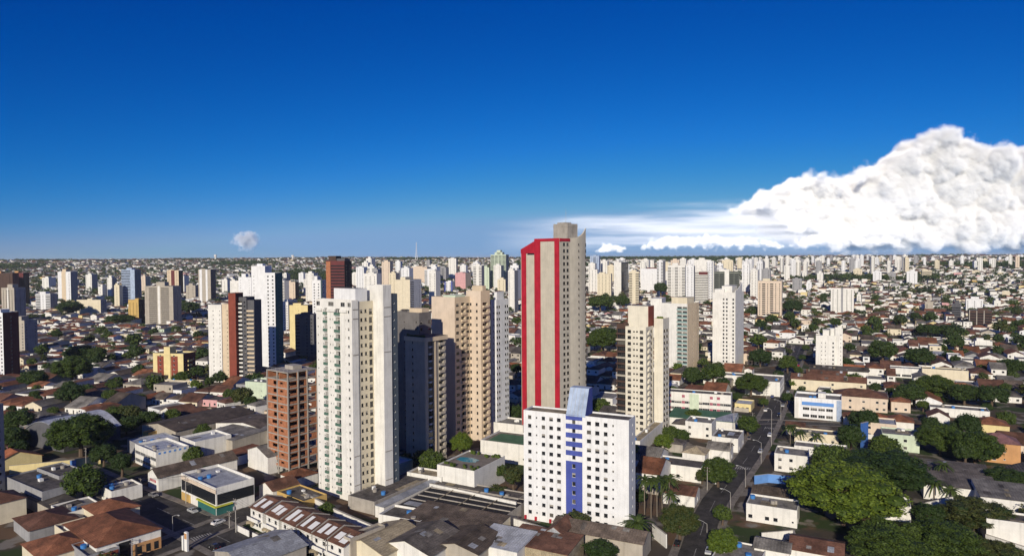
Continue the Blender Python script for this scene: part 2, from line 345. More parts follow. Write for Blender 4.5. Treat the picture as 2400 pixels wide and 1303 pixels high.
def block(root, x0, y0, w, d, z0, z1, wall='white', roof='slab', f=(), r=(), l=(), b=(), fr='frame', parapet=.9, wins=None, name='wall', rwall=None, rev=.22):
    mb = MB(); h = z1-z0; own = wins is None; wins = [] if own else wins
    wins += facade(mb, (x0, y0, z0), (1, 0, 0), w, h, f, rev); wins += facade(mb, (x0+w, y0, z0), (0, 1, 0), d, h, r, rev, m=1 if rwall else 0)
    wins += facade(mb, (x0, y0+d, z0), (0, -1, 0), d, h, l, rev); wins += facade(mb, (x0+w, y0+d, z0), (-1, 0, 0), w, h, b, rev)
    o = mb.build(name, [wall] + ([rwall] if rwall else []), root)
    flat_roof(root, x0, x0+w, y0, y0+d, z1, parapet, wall, roof)
    if own: place_windows(root, wins, fr, wall)
    return o
class Fr:
    """local frame of a building from the photo: left, corner, right picture columns and the ground row of the near corner"""
    def __init__(s, xl, xc, xr, yb=None, th=20, yref=None, Y=None, d=None):
        s.th = R(th)
        if Y is None: s.Cn = G(xc, yb); s.Cn.z = 0
        else: p = at_depth(xc, yref or 700, Y); s.Cn = Vector((p.x, Y, Tz(p.x, Y)))
        s.yref = yref or (yb-100 if yb else 700); s.u = Vector((math.cos(s.th), -math.sin(s.th), 0)); s.v = Vector((math.sin(s.th), math.cos(s.th), 0))
        s.xc = xc; s.w = 0; s.L = s.Cn.copy(); s.w = -s.fx(xl); s.L = s.Cn - s.u*s.w
        s.d = d if d else s.sy(xr); s.zb = s.Cn.z; s.px = (xl+xr)/2; s.xl = xl; s.xr = xr
    def t(s, px): q = ray(px, s.yref); return q.x/q.y
    def fx(s, px): t = s.t(px); return (t*s.L.y-s.L.x)/(math.cos(s.th)+t*math.sin(s.th))
    def sy(s, px): t = s.t(px); return (t*s.Cn.y-s.Cn.x)/(math.sin(s.th)-t*math.cos(s.th))
    def z(s, py, px=None): q = ray(px or s.xc, py); return H + s.Cn.y*q.z/q.y - s.zb
    def root(s, name, label, cat, lm=None, group=None, ytop=None):
        o = thing(name, label, cat, (s.L.x, s.L.y, s.zb), -s.th, group)
        c = s.L + s.u*s.w/2 + s.v*s.d/2; RES.append((c.x, c.y, max(s.w, s.d)*.62+2)); s.c = c
        yb = proj((s.Cn.x, s.Cn.y, s.zb))[1]
        if lm: LM.append((lm, s.px, yb - 12))
        if ytop: OCC.append((min(s.xl, s.xc), max(s.xr, s.xc), ytop, yb, s.Cn.y))
        return o
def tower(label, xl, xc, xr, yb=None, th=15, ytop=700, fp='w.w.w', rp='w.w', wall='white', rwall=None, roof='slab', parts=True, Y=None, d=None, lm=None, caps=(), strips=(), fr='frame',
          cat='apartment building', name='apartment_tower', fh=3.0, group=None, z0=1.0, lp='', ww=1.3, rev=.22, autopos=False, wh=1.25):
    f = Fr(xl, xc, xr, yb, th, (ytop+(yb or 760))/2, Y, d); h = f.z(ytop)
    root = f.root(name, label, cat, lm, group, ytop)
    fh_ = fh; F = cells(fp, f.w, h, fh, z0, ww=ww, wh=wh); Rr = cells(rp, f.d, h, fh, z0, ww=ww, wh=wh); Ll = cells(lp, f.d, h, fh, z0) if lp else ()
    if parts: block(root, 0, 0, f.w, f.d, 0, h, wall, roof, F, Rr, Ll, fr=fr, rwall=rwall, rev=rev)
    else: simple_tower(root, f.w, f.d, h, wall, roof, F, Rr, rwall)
    if not caps and f.d > 5:
        q = random.Random(int(xl*3+ytop)); a = q.uniform(.1, .4); caps = ((a, min(.92, a+q.uniform(.3, .5)), .15, .7, q.uniform(1.5, 4.5), wall),)
    for (a, b, c, dd, hh, wm) in caps:      # roof houses: fractions of plan, height, material
        mb = MB(); mb.box(a*f.w, b*f.w, c*f.d, dd*f.d, h-.9, h+hh, 0, 1); mb.box(a*f.w-.15, b*f.w+.15, c*f.d-.15, dd*f.d+.15, h+hh+.004, h+hh+.25, 0); mb.build('penthouse', [wm, 'slab'], root)
    for (face, a, b, za, zb, wm) in strips:  # proud vertical bands: 'f'/'r', fractions
        mb = MB()
        if face == 'f': mb.box(a*f.w, b*f.w, -.25, -.005, za*h, zb*h+.4)
        else: mb.box(f.w+.005, f.w+.25, a*f.d, b*f.d, za*h, zb*h+.4)
        mb.build('facade_band', [wm], root)
    if label is None or label.startswith('~'):
        AUTO.append((root, (label or '~white tower')[1:], tuple(f.c)))
        if 'label' in root: del root['label']
    return f, root, h
def simple_tower(root, w, d, h, wall, roof, F, Rr, rwall=None):
    mb = MB(); mb.box(0, w, 0, d, 0, h, 0, 1); mb.box(.1, w-.1, .1, d-.1, h+.004, h+.3, 0, 1)
    g = .06
    for q in F:
        a, b, c, dd, s = q; mb.quad((a, -g, c), (b, -g, c), (b, -g, dd), (a, -g, dd), 2)
        if s in 'bgB': mb.box(a-.1, b+.1, -.7, -.61, c-.1, c+.9, 3)
    for q in Rr: a, b, c, dd, s = q; mb.quad((w+g, a, c), (w+g, b, c), (w+g, b, dd), (w+g, a, dd), 2)
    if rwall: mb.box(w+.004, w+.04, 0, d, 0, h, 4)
    mb.build('wall', [wall, roof, 'glass', 'greenglass' if any(q[4] == 'g' for q in F) else wall] + ([rwall] if rwall else []), root)
def Gt(px, py):
    """ground point under a picture position, over the terrain"""
    z = 0.0
    for _ in range(30):
        d = ray(px, py); t = (z-H)/d.z if d.z < -1e-4 else 1e5; x, y = d.x*t, d.y*t; z = .5*z+.5*Tz(x, y)
    return Vector((x, y, Tz(x, y)))
_old = Fr.__init__
def _init(s, xl, xc, xr, yb=None, th=20, yref=None, Y=None, d=None):
    if Y is None: p = Gt(xc, yb); Y = p.y
    _old(s, xl, xc, xr, yb, th, yref or (yb-100 if yb else 700), Y, d)
    s.Cn.z = Tz(s.Cn.x, s.Cn.y); s.zb = s.Cn.z
Fr.__init__ = _init
def rel(f, g):
    q = g.L - f.L; return q.dot(f.u), q.dot(f.v)
# ================================================================== the towers near the camera
def white_balcony_tower():
    f = Fr(744, 827, 843, 1178, 38, 930); g = Fr(860, 899, 919, 1167, 38, 920); h = f.z(704)
    root = f.root('apartment_tower', 'tall white apartment tower with green glass balconies beside the brick shell', 'apartment building', 'the white balcony tower', ytop=677)
    w = f.w; d1 = f.sy(842); x2, y2 = rel(f, g); wins = []; F = []; k = 22; fh = (h-4.2)/k
    X = lambda px: f.fx(px)
    for j in range(k):
        z = 1.6+j*fh
        for px, a in ((748, .3), (760.5, .3), (776, .3), (782, .18), (812, .16)): F.append((X(px)-a, X(px)+a, z+1.2, z+1.85, 's'))
        F.append((X(819)-.45, X(819)+.45, z+1.0, z+2.0, 'w'))
        for a, b in ((763, 769.5), (789, 799)): F.append((X(a), X(b), z+.15, z+2.4, 'g'))
    for a, b in ((743, 753), (771, 785), (800, 811), (816, 825)): F.append((X(a)+.2, X(b)-.1, h-2.4, h-.9, 'w'))
    block(root, 0, 0, w, d1, 0, h, 'white', 'slab', F, wins=wins, name='front_wing')
    Rb = [(y-.5, y+.5, 1.6+j*fh+.95, 1.6+j*fh+2.15, 'w') for j in range(k) for y in ((y2-d1)*.26, (y2-d1)*.54)]+[((y2-d1)*.76, (y2-d1)*.98, 1.6+j*fh+.3, 1.6+j*fh+2.3, 'w') for j in range(k)]
    wb = []; mb = MB(); hb = h-.6
    block(root, w-7, d1+.01, 6.6, y2-d1+3, 0, hb, 'cream', 'slab', r=Rb, wins=wb, name='recessed_wing')
    h2 = f.z(677)+1.0; dd = g.sy(918)
    block(root, x2, y2+.3, g.w, dd, 0, h2, 'white', 'slab', wins=wins, name='stair_wing')
    block(root, x2-4, y2+dd+.31, g.w+3.6, 3.2, 0, h2-3.2, 'bluedark', 'slabdark', r=cells('s', 3.2, h2-3, fh), wins=wins, name='rear_wing')
    place_windows(root, wins, 'framewhite', 'white'); place_windows(root, wb, 'framedark', 'cream')
    ph = f.z(686); mb = MB(); mb.box(X(772), w-1.2, 2.6, d1+5, h-.9, ph+1.2, 0, 1); mb.build('penthouse', ['white2', 'slab'], root)
    for z in (f.z(727), f.z(749), f.z(834), f.z(1072), f.z(1140)):
        mb = MB(); mb.box(w+.004, w+.14, .3, d1-.2, z, z+.28); mb.build('string_course', ['concrete'], root)
        if z > 5: mb = MB(); mb.box(x2+g.w+.004, x2+g.w+.13, y2+.5, y2+dd-.2, z+.4, z+.65); mb.build('string_course', ['concrete'], root)
    for a, b in ((743, 753), (771, 785), (800, 811)):
        mb = MB(); mb.box(X(a), X(b)+1.2, -.55, -.01, h-4.3, h-3.4); mb.build('planter', ['white'], root)
    # ground floor plinth roof and parking canopy belong to a separate podium
    return f
FA = white_balcony_tower()
def blue_white_block():
    f = Fr(1228, 1474, 1486, 1258, 26, 1110); h = f.z(985)
    root = f.root('apartment_block', 'white twelve storey block with a deep blue centre stripe in the foreground', 'apartment building', 'the blue striped block', ytop=955)
    w, d = f.w, 7.0; X = f.fx; F = []; fh = 2.775
    sx = [(1242, .60, .62), (1258, .26, .28), (1274, .60, .62), (1292, .66, .62), (1310, .66, .60), (1380.5, .68, .62), (1400, .68, .64), (1419.5, .62, .64), (1437, .28, .32)]
    for j in range(12):
        z = 2.55+j*fh
        for px, a, b in sx: F.append((X(px)-a, X(px)+a, z-b, z+b, 'w' if a > .5 else 's'))
    wins = []
    cx = X(1345); a0, a1 = X(1326.5), X(1365)
    holes = [(cx-.55, cx+.55, 2.55+j*fh-.7, 2.55+j*fh+.65, 'w') for j in range(12)]
    block(root, 0, 0, w, d, 0, h, 'white2', 'slabdark', F+holes, [(d*.55-.25, d*.55+.25, 2.1+j*fh, 2.9+j*fh, 's') for j in range(12)], wins=wins, parapet=.5)
    place_windows(root, wins, 'frame', 'white2', (.78, .1))
    mb = MB(); top = 2.55+7*fh-1.3
    facade(mb, (a0, -.07, .05), (1, 0, 0), a1-a0, top, [(q[0]-a0, q[1]-a0, q[2]-.05, q[3]-.05, 's') for q in holes[:7]], rev=.06)
    mb.quad((a0, -.07, 0), (a0, -.003, 0), (a0, -.003, top), (a0, -.07, top)); mb.quad((a1, -.003, 0), (a1, -.07, 0), (a1, -.07, top), (a1, -.003, top))
    mb.build('blue_stripe', ['blue'], root)
    for j in range(7, 13):
        z0 = 2.55+(j-1)*fh+.62; z1 = 2.55+j*fh-.80 if j < 12 else h-.1
        if j == 7: continue
        mb = MB(); mb.box(a0, a1, -.10, -.003, z0-.1, z1+.1); mb.build('blue_band', ['blue'], root)
    for j in range(0):
        z = 2.55+j*fh; mb = MB(); mb.box(cx-.85, cx+.85, -.09, -.004, z+.80, z+1.15); mb.build('window_hood', ['blue'], root)
    # lift house with slanted sheet front
    zt = f.z(927, 1360)+.3; p0, p1 = X(1327.5), X(1372); mb = MB()
    y0, y1, y2 = -.25, 3.6, 6.8; zb = h-.4
    mb.quad((p0, y0, zb), (p1, y0, zb), (p1, y1, zt), (p0, y1, zt), 0); mb.quad((p0, y1, zt), (p1, y1, zt), (p1, y2, zt), (p0, y2, zt), 0)
    mb.poly([(p1, y0, zb), (p1, y2, zb), (p1, y2, zt), (p1, y1, zt)], 1); mb.poly([(p0, y2, zb), (p0, y0, zb), (p0, y1, zt), (p0, y2, zt)], 1)
    mb.quad((p1, y2, zb), (p0, y2, zb), (p0, y2, zt), (p1, y2, zt), 1); mb.quad((p0, y0, zb), (p0, y2, zb), (p1, y2, zb), (p1, y0, zb), 1)
    mb.build('lift_house', ['palebluegrey', 'blue'], root)
    for i in range(1, 5):
        x = p0+(p1-p0)*i/5; mb = MB(); mb.tube([(x, y0-.02, zb+.05), (x, y1-.02, zt+.03)], .05, seg=5); mb.build('sheet_rib', ['metal'], root)
    for px in (1232, 1256, 1290, 1402, 1440, 1465):
        x = X(px); mb = MB(); mb.box(x-.35, x+.35, -.5, -.004, .2, 1.3); mb.build('gas_cabinet', ['red'], root)
    mb = MB(); mb.box(X(1240), X(1318), 1.5, 5.6, h-.49, h-.2); mb.build('roof_deck', ['tansheet'], root)
    return f
FB = blue_white_block()
def red_striped_tower():
    f = Fr(1220, 1312, 1375, None, 44, 760, Y=301); h = f.z(560); X = f.fx
    root = f.root('striped_tower', 'tallest tower, beige with broad red vertical stripes and a water tank on top', 'apartment building', 'the red striped tower', ytop=522)
    w = f.w; ys = f.sy(1336); d = f.sy(1374); wins = []; xs = X(1254); hl = f.z(588)
    k = 31; fh = (h-3)/k
    Rw = [(y-.8, y+.8, 2+j*fh+.75, 2+j*fh+2.2, 'w') for j in range(k) for y in (f.sy(1323.0), f.sy(1331.3))]
    block(root, xs, 0, w-xs, ys, 0, h, 'towerbeige', 'slab', [(X(1289), X(1300), h-2.6, h-1.2, 'w')], Rw, wins=wins, name='main_wing')
    block(root, 0, .5, xs-.01, ys-.5, 0, hl, 'towerbeige', 'slab', [(X(1235), X(1251), hl-1.6, hl-.5, 'w')], [], [(y-.4, y+.4, 2+j*fh+.9, 2+j*fh+1.9, 'w') for j in range(k) for y in (4.0,)], wins=wins, name='side_wing')
    block(root, 2, ys+.01, w-2.4, d-ys, 0, h-.7, 'towerbeige', 'slab', wins=wins, name='rear_wing')
    for a, b, y, zt in ((1222, 1232.5, .5, hl+.5), (1254, 1267.5, 0, h+.35), (1301, 1311.8, 0, h+.35)):
        mb = MB(); mb.box(X(a), X(b), y-.32, y-.004, .02, zt); mb.build('red_stripe', ['red'], root)
    mb = MB(); mb.box(X(1267.5)+.01, X(1301)-.01, -.3, -.004, h-.9, h+.35); mb.build('red_band', ['red'], root)
    mb = MB(); mb.box(w+.004, w+.25, .05, ys*.15, h-1.1, h+.3); mb.box(w+.004, w+.25, ys*.15+.01, ys, h-1.0, h+.25); mb.build('red_band', ['red'], root)
    za, zb = f.z(583), f.z(563); mb = MB(); x0, x1 = X(1221), xs-.02      # sloping red gable over the side wing
    mb.poly([(x0, .1, hl-.9), (x1, .1, hl-.9+ .001), (x1, .1, zb), (x0, .1, za)]); mb.poly([(x1, ys-1, hl-.9), (x0, ys-1, hl-.9), (x0, ys-1, za), (x1, ys-1, zb)])
    mb.quad((x0, .1, za), (x1, .1, zb), (x1, ys-1, zb), (x0, ys-1, za)); mb.quad((x0, ys-1, hl-.9), (x0, .1, hl-.9), (x0, .1, za), (x0, ys-1, za))
    mb.build('red_gable', ['red'], root)
    for q in range(14):     # ribbed sheet joints of the two blank panels
        for a, b, y in ((1233, 1253.5, .5), (1268, 1300.5, 0)):
            x = X(a)+(X(b)-X(a))*(q+.5)/14
            mb = MB(); mb.box(x-.05, x+.05, y-.07, y-.004, 2, (hl if y else h)-3.2); mb.build('panel_rib', ['towerbeige'], root)
    # curved wing with sail shaped top
    N = 14; arc = []
    for i in range(N+1):
        t = i/N; y = ys+.02+(d-ys)*t; arc.append((w-.1+.75*math.sin(math.pi*t), y, f.z(557)+(f.z(532)-f.z(557))*t**3.2))
    mb = MB()
    for i in range(N):
        (xa, ya, z0), (xb, yb, z1) = arc[i], arc[i+1]
        mb.quad((xa, ya, 0), (xb, yb, 0), (xb, yb, z1), (xa, ya, z0)); mb.quad((w-.38, ya, z0), (xa, ya, z0), (xb, yb, z1), (w-.38, yb, z1))
        mb.quad((w-.38, yb, h-1), (w-.38, ya, h-1), (w-.38, ya, z0), (w-.38, yb, z1))
    a = arc[0]; mb.quad((w-.38, a[1], 0), (a[0], a[1], 0), (a[0], a[1], a[2]), (w-.38, a[1], a[2])); a = arc[-1]; mb.quad((a[0], a[1], 0), (w-.38, a[1], 0), (w-.38, a[1], a[2]), (a[0], a[1], a[2]))
    mb.build('curved_wing', ['towerbeige'], root)
    for j in range(k):
        for i in (6, 13):
            (xa, ya, _), (xb, yb, _) = arc[i], arc[i+1]; ang = math.atan2(yb-ya, xb-xa); n = Vector((math.sin(ang), -math.cos(ang), 0))
            wins.append((Vector(((xa+xb)/2, (ya+yb)/2, 2+j*fh+1.5))+n*.06, ang, min(.5, yb-ya) if i == 6 else (yb-ya)*.96, .9 if i == 6 else 1.5, 'w', None))
    place_windows(root, wins, 'framedark', 'towerbeige', (.85, .1))
    zt = f.z(523); mb = MB(); mb.box(X(1276), w-.6, 6.5, 13.5, h-.9, zt, 0, 1); mb.box(X(1276)-.12, w-.48, 6.38, 13.62, zt-1.4, zt-1.1, 0); tk = mb.build('water_tank_tower', ['concrete', 'slab'], root)
    mb = MB(); mb.box(X(1282), w-3, 7.5, 12, zt+.004, zt+.7); mb.build('tank_cover', ['concrete'], tk)
    mb = MB(); mb.tube([(X(1297), 9, zt+.7), (X(1297), 9, zt+7)], .07, .03); mb.tube([(X(1297)-.6, 9, zt+5), (X(1297)+.6, 9, zt+5)], .04); mb.build('antenna', ['metal'], tk)
    return f
FC = red_striped_tower()
def dark_balcony_block():
    f = Fr(951, 996, 1046, 1090, 38, 930); h = f.z(792); g = Fr(929, 984, 1012, None, 38, 900, Y=f.Cn.y+15.5); hg = g.z(733)
    root = f.root('apartment_block', 'grey beige block with a roof terrace standing in the white tower shadow', 'apartment building', 'the shaded grey block', ytop=775)
    w = f.w; d = f.d; k = 17; fh = (h-3)/k; wins = []
    F = [(f.fx(968)-.4, f.fx(968)+.4, 2+j*fh+1, 2+j*fh+2, 's') for j in range(k)]
    Rr = [q for j in range(k) for q in ((d*.16, d*.38, 2+j*fh+.3, 2+j*fh+2.4, 'w'), (d*.66, d*.9, 2+j*fh+.3, 2+j*fh+2.4, 'b'))]
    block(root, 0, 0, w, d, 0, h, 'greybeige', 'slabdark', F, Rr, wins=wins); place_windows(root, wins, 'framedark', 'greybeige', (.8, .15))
    for a, b in ((.0, .12), (.42, .5)):
        mb = MB(); mb.box(w+.004, w+.5, d*a, d*b, .02, h-.2); mb.build('lit_strip', ['beige'], root)  # paler beige strips added in place of the sunlit wall edges
    for j in range(k):
        mb = MB(); mb.box(w+.01, w+.42, d*.2, d*.28, 2+j*fh-.45, 2+j*fh+.15); mb.build('air_conditioner', ['framewhite'], root)
    mb = MB(); mb.box(-.3, w+.9, -.4, d+.3, h-1.6, h+.1, 0, 1); mb.build('terrace_parapet', ['beige', 'slabdark'], root)
    mb = MB()
    for i in range(12):
        x = w*.05+i*w*.08; mb.box(x, x+.5, .4, .9, h+.104, h+.7+.4*random.random())
    mb.build('terrace_planting', ['leafdark'], root)
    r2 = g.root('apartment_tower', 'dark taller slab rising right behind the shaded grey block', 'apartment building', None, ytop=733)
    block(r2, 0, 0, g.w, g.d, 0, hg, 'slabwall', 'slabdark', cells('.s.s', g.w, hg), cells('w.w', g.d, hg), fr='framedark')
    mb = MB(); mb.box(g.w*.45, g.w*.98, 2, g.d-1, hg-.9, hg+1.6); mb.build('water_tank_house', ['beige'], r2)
dark_balcony_block()
def beige_twin():
    f = Fr(1013, 1067, 1096, None, 38, 870, Y=306); h = f.z(697); g = Fr(1094, 1128, 1149, 1035, 38, 860); hg = g.z(682)
    root = f.root('apartment_tower', 'beige apartment tower with a large blank wall and stepped second wing', 'apartment building', 'the beige blank walled tower', ytop=682)
    k = 20; fh = (h-4)/k; x2, y2 = rel(f, g); wins = []; gw = g.w; gd = g.d
    block(root, 0, 0, f.w, y2+5, 0, h, 'peach', 'roofgreen', [], [q for j in range(k) for q in ((y2*.08, y2*.28, 2+j*fh+.9, 2+j*fh+2.1, 'w'), (y2*.42, y2*.68, 2+j*fh+.2, 2+j*fh+2.4, 'b'), (y2*.76, y2*.95, 2+j*fh+.9, 2+j*fh+2.1, 'w'))], wins=wins, name='blank_wing', rwall='beige')
    F = [(gw*a-.5, gw*a+.5, 2+j*fh+.9, 2+j*fh+2.1, 'w') for j in range(k) for a in (.30, .72)]
    Rr = [(gd*.2, gd*.75, 2+j*fh+.2, 2+j*fh+2.4, 'b') for j in range(k)]
    block(root, x2, y2, gw, gd, 0, hg, 'peach', 'slab', F, Rr, wins=wins, name='window_wing', rwall='beige')
    place_windows(root, wins, 'framedark', 'beige', (.85, .1))
    mb = MB(); mb.box(x2+1, x2+gw-1.5, y2+3, y2+gd-1, hg-.9, hg+2.2); mb.build('penthouse', ['beige'], root)
    mb = MB(); mb.box(f.fx(1035), f.w-1, 1.5, y2-2, h-.9, h+.8); mb.build('roof_garden', ['lightgreen'], root)
beige_twin()
f, r_, h_ = tower('slim white slab with a bluish shaded side right of the beige tower', 1151, 1164, 1193, 1018, 36, 703, 's', 'ww..ww', 'white2', fh=2.9, lm='the slim white slab', rev=.15)
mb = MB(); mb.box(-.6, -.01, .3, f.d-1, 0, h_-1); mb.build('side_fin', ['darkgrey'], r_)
def brick_shell():
    f = Fr(628, 676, 744, 1117, 38, 990); h = f.z(873); w, d = f.w, f.d; k = 13; fh = h/k
    root = f.root('unfinished_building', 'unfinished brick and concrete tower shell with open window holes', 'building shell', 'the brick shell tower', ytop=858)
    for j in range(k):
        z = j*fh; mb = MB(); mb.box(-.05, w+.05, -.05, d+.05, z+fh-.42, z+fh); mb.build('floor_slab', ['concrete'], root)
        if j == 0: continue
        mb = MB(); hh = fh-.44; o2 = random.random()
        holes = [(w*.28, w*.46, .7, 2.2, 'h'), (w*.60, w*.76, 1.2, 2.0, 'h')] if j % 3 else [(w*.2, w*.46, .9, 2.2, 'h'), (w*.58, w*.7, 1.2, 2.0, 'h')]
        if j < k-1: facade(mb, (.12, .12, z+.01), (1, 0, 0), w-.24, hh, holes, .18); mb.build('brick_infill', ['brickorange'], root); mb = MB()
        hr = [(d*.04, d*.30 if j % 4 else d*.2, .9, 2.3, 'h'), (d*.40, d*.56, .3, 2.4, 'h')] + ([(d*.64, d*.95, .1, 2.5, 'h')] if j % 2 else [(d*.70, d*.8, .8, 2.2, 'h')])
        if j == k-1: hr = [(d*.04, d*.3, .05, 2.5, 'h'), (d*.36, d*.62, .05, 2.5, 'h'), (d*.68, d*.96, .05, 2.5, 'h')]
        facade(mb, (w-.12, .12, z+.01), (0, 1, 0), d-.24, hh, hr, .18); mb.build('brick_infill', ['brickorange'], root)
        mb = MB(); mb.box(.3, .5, .3, d-.3, z+.01, z+fh-.43); mb.box(w*.55, w*.57, .4, d-.4, z+.01, z+fh-.43); mb.build('partition', ['brickorange'], root)
    for x, y in ((0, 0), (w*.5, 0), (w, 0), (w, d*.34), (w, d*.66), (w, d), (0, d)):
        mb = MB(); mb.box(x-.22, x+.22, y-.22, y+.22, 0, h-.01); mb.build('column', ['concrete'], root)
    mb = MB(); mb.box(w*.3, w*.7, d*.4, d*.7, h+.004, h+1.5); mb.build('stair_head', ['concrete'], root)
    mb = MB()
    for i in range(6): x = .3+i*(w-.6)/5; mb.tube([(x, .2, h), (x, .2, h+1.1)], .03, seg=4)
    mb.tube([(.3, .2, h+1.1), (w-.3, .2, h+1.1)], .03, seg=4); mb.build('guard_rail', ['metal'], root)
brick_shell()
def cream_window_block():
    f = Fr(1466, 1514, 1531, 1024, 34, 900); h = f.z(767); g = Fr(1532, 1553, 1567, 1018, 34, 880); hg = g.z(747); x2, y2 = rel(f, g)
    root = f.root('apartment_block', 'cream block with rows of paired windows and a dark brown balcony side', 'apartment building', 'the cream window block', ytop=745)
    k = 17; fh = (h-3)/k; w, d = f.w, max(y2+.5, f.d); wins = []; X = f.fx
    F = []
    for j in range(k):
        z = 2+j*fh
        F += [(X(1471), X(1479), z+.7, z+2.2, 'w'), (X(1484), X(1488), z+1.2, z+1.9, 's'), (X(1491), X(1495), z+1.2, z+1.9, 's'), (X(1499.5), X(1507.5), z+.7, z+2.2, 'w')]
    block(root, 0, 0, w, d, 0, h, 'lightcream', 'slab', F, [q for j in range(k) for q in ((d*.2, d*.45, 2+j*fh+.3, 2+j*fh+2.3, 'b'), (d*.6, d*.85, 2+j*fh+.8, 2+j*fh+2.1, 'w'))], wins=wins, name='window_wing')
    block(root, x2, y2+.6, g.w, g.d, 0, hg, 'lightcream', 'slabdark', [], [q for j in range(k) for q in ((g.d*.1, g.d*.4, 2+j*fh+.8, 2+j*fh+2.1, 'w'), (g.d*.55, g.d*.85, 2+j*fh+.8, 2+j*fh+2.1, 'w'))], wins=wins, name='rear_wing')
    place_windows(root, wins, 'framedark', 'lightcream', (.85, .1)); wins = []
    xb = X(1444); wb = -xb-.02
    block(root, xb, 1.0, wb, d-2, 0, h+1, 'darkbrown', 'slabdark', [(.3, wb-.3, 2+j*fh+.3, 2+j*fh+2.4, 'w') for j in range(k)], wins=wins, name='balcony_wing')
    place_windows(root, wins, 'framedark', 'darkbrown')
    for j in range(k): mb = MB(); mb.box(xb-.1, -.1, -.1, .95, 2+j*fh-.25, 2+j*fh+.55); mb.build('balcony', ['darkbrown' if j % 3 else 'greybeige'], root)
    p0, p1 = X(1464), X(1511); hp = f.z(719); mb = MB(); mb.box(p0, p1, 4, 11, h-.9, hp, 0, 2); mb.box(p1+.004, p1+.2, 4.2, 10.8, h-.8, hp-.1, 1); mb.build('penthouse', ['lightcream', 'redbrown', 'slab'], root)
    mb = MB(); random.seed(3)
    for i in range(14): x = x2+.5+random.random()*(g.w-1); y = y2+1+random.random()*3; mb.box(x-.3, x+.3, y-.3, y+.3, hg-.89, hg+.3+.5*random.random())
    mb.build('roof_planting', ['leafbright'], root)
    return f
FG = cream_window_block()
def sail_tower():
    f, root, h = tower('white tower with a pointed sail shaped fin on its right corner', 1670, 1722, 1743, 866, 32, 686, '...ww.w', 'ws', 'white', lm='the white sail tower', fh=2.9, ww=1.25, wh=1.4)
    zt = f.z(664); mb = MB(); w, d = f.w, f.d
    mb.poly([(w+.01, -.25, 0), (w+.5, -.25, 0), (w+.5, -.25, h+2.2), (w+.01, -.25, h+1)]); N = 8; prev = None
    for i in range(N+1):
        t = i/N; y = -.25+(d*.75+.25)*t; z = h+1+(zt-h-1)*t**1.4
        if prev: mb.quad((w+.5, prev[0], 0), (w+.5, y, 0), (w+.5, y, z), (w+.5, prev[0], prev[1])); mb.quad((w+.01, y, h-1), (w+.01, prev[0], h-1), (w+.01, prev[0], prev[1]), (w+.01, y, z)); mb.quad((w+.01, prev[0], prev[1]), (w+.5, prev[0], prev[1]), (w+.5, y, z), (w+.01, y, z))
        prev = (y, z)
    mb.quad((w+.5, prev[0], 0), (w+.01, prev[0], 0), (w+.01, *prev), (w+.5, *prev)); mb.build('sail_fin', ['white'], root)
    mb = MB(); mb.box(w*.05, w*.5, 2, d*.8, h-.9, h+2.3); mb.build('penthouse', ['white'], root)
sail_tower()
def stepped_tower():
    f, root, h = tower('plain white tower in two steps standing right of the avenue', 1912, 1957, 1958, 871, 24, 787, '.ss.w', '', 'white', d=12, lm='the stepped white tower', ww=1.0)
    x1 = f.fx(1975); z1 = f.z(770); block(root, f.w+.01, 1.2, x1-f.w, 9, 0, z1, 'white', 'slab', cells('.s', x1-f.w, z1), name='stair_wing')
    mb = MB(); mb.box(f.fx(1946), f.w-.05, 3, 9, h-.9, z1-.3); mb.build('penthouse', ['white'], root)
stepped_tower()
def red_slab_tower():
    f = Fr(489, 536, 588, 896, 9, 800); h = f.z(714); X = f.fx; w = f.w; hr = f.z(687)
    root = f.root('apartment_tower', 'white tower with a tall red brown slab and dark balcony side', 'apartment building', 'the red slab tower', ytop=687)
    k = int((h-3)/3); wins = []
    block(root, 0, 0, X(520), 16, 0, h, 'white', 'slab', cells('.s.s', X(520), h), wins=wins, name='front_wing')
    block(root, X(520)+.01, .8, w-X(520), 15, 0, h+.5, 'beige', 'slab', cells('.s', w-X(520), h), wins=wins, name='link_wing')
    xr = X(553); block(root, w+.02, .3, xr-w, 10, 0, hr, 'redbrown', 'slab', wins=wins, name='red_slab')
    f2 = Fr(540, 554, 589, None, 9, 800, Y=f.Cn.y+2); xa, ya = X(572), X(588)
    block(root, xr+.03, 4, xa-xr, 11, 0, f.z(697), 'darkgrey', 'slabdark', cells('B.w' if False else 'bw', xa-xr, f.z(697)), wins=wins, name='shaded_wing')  # dark grey colour stands in for the shade on this side
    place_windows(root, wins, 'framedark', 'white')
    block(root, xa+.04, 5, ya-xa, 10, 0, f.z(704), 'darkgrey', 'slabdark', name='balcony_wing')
    for j in range(k): mb = MB(); mb.box(xa+.1, ya+.3, 3.7, 4.99, 3*j+1.8, 3*j+3.0); mb.build('balcony', ['beige'], root)
    f.d = 17
red_slab_tower()
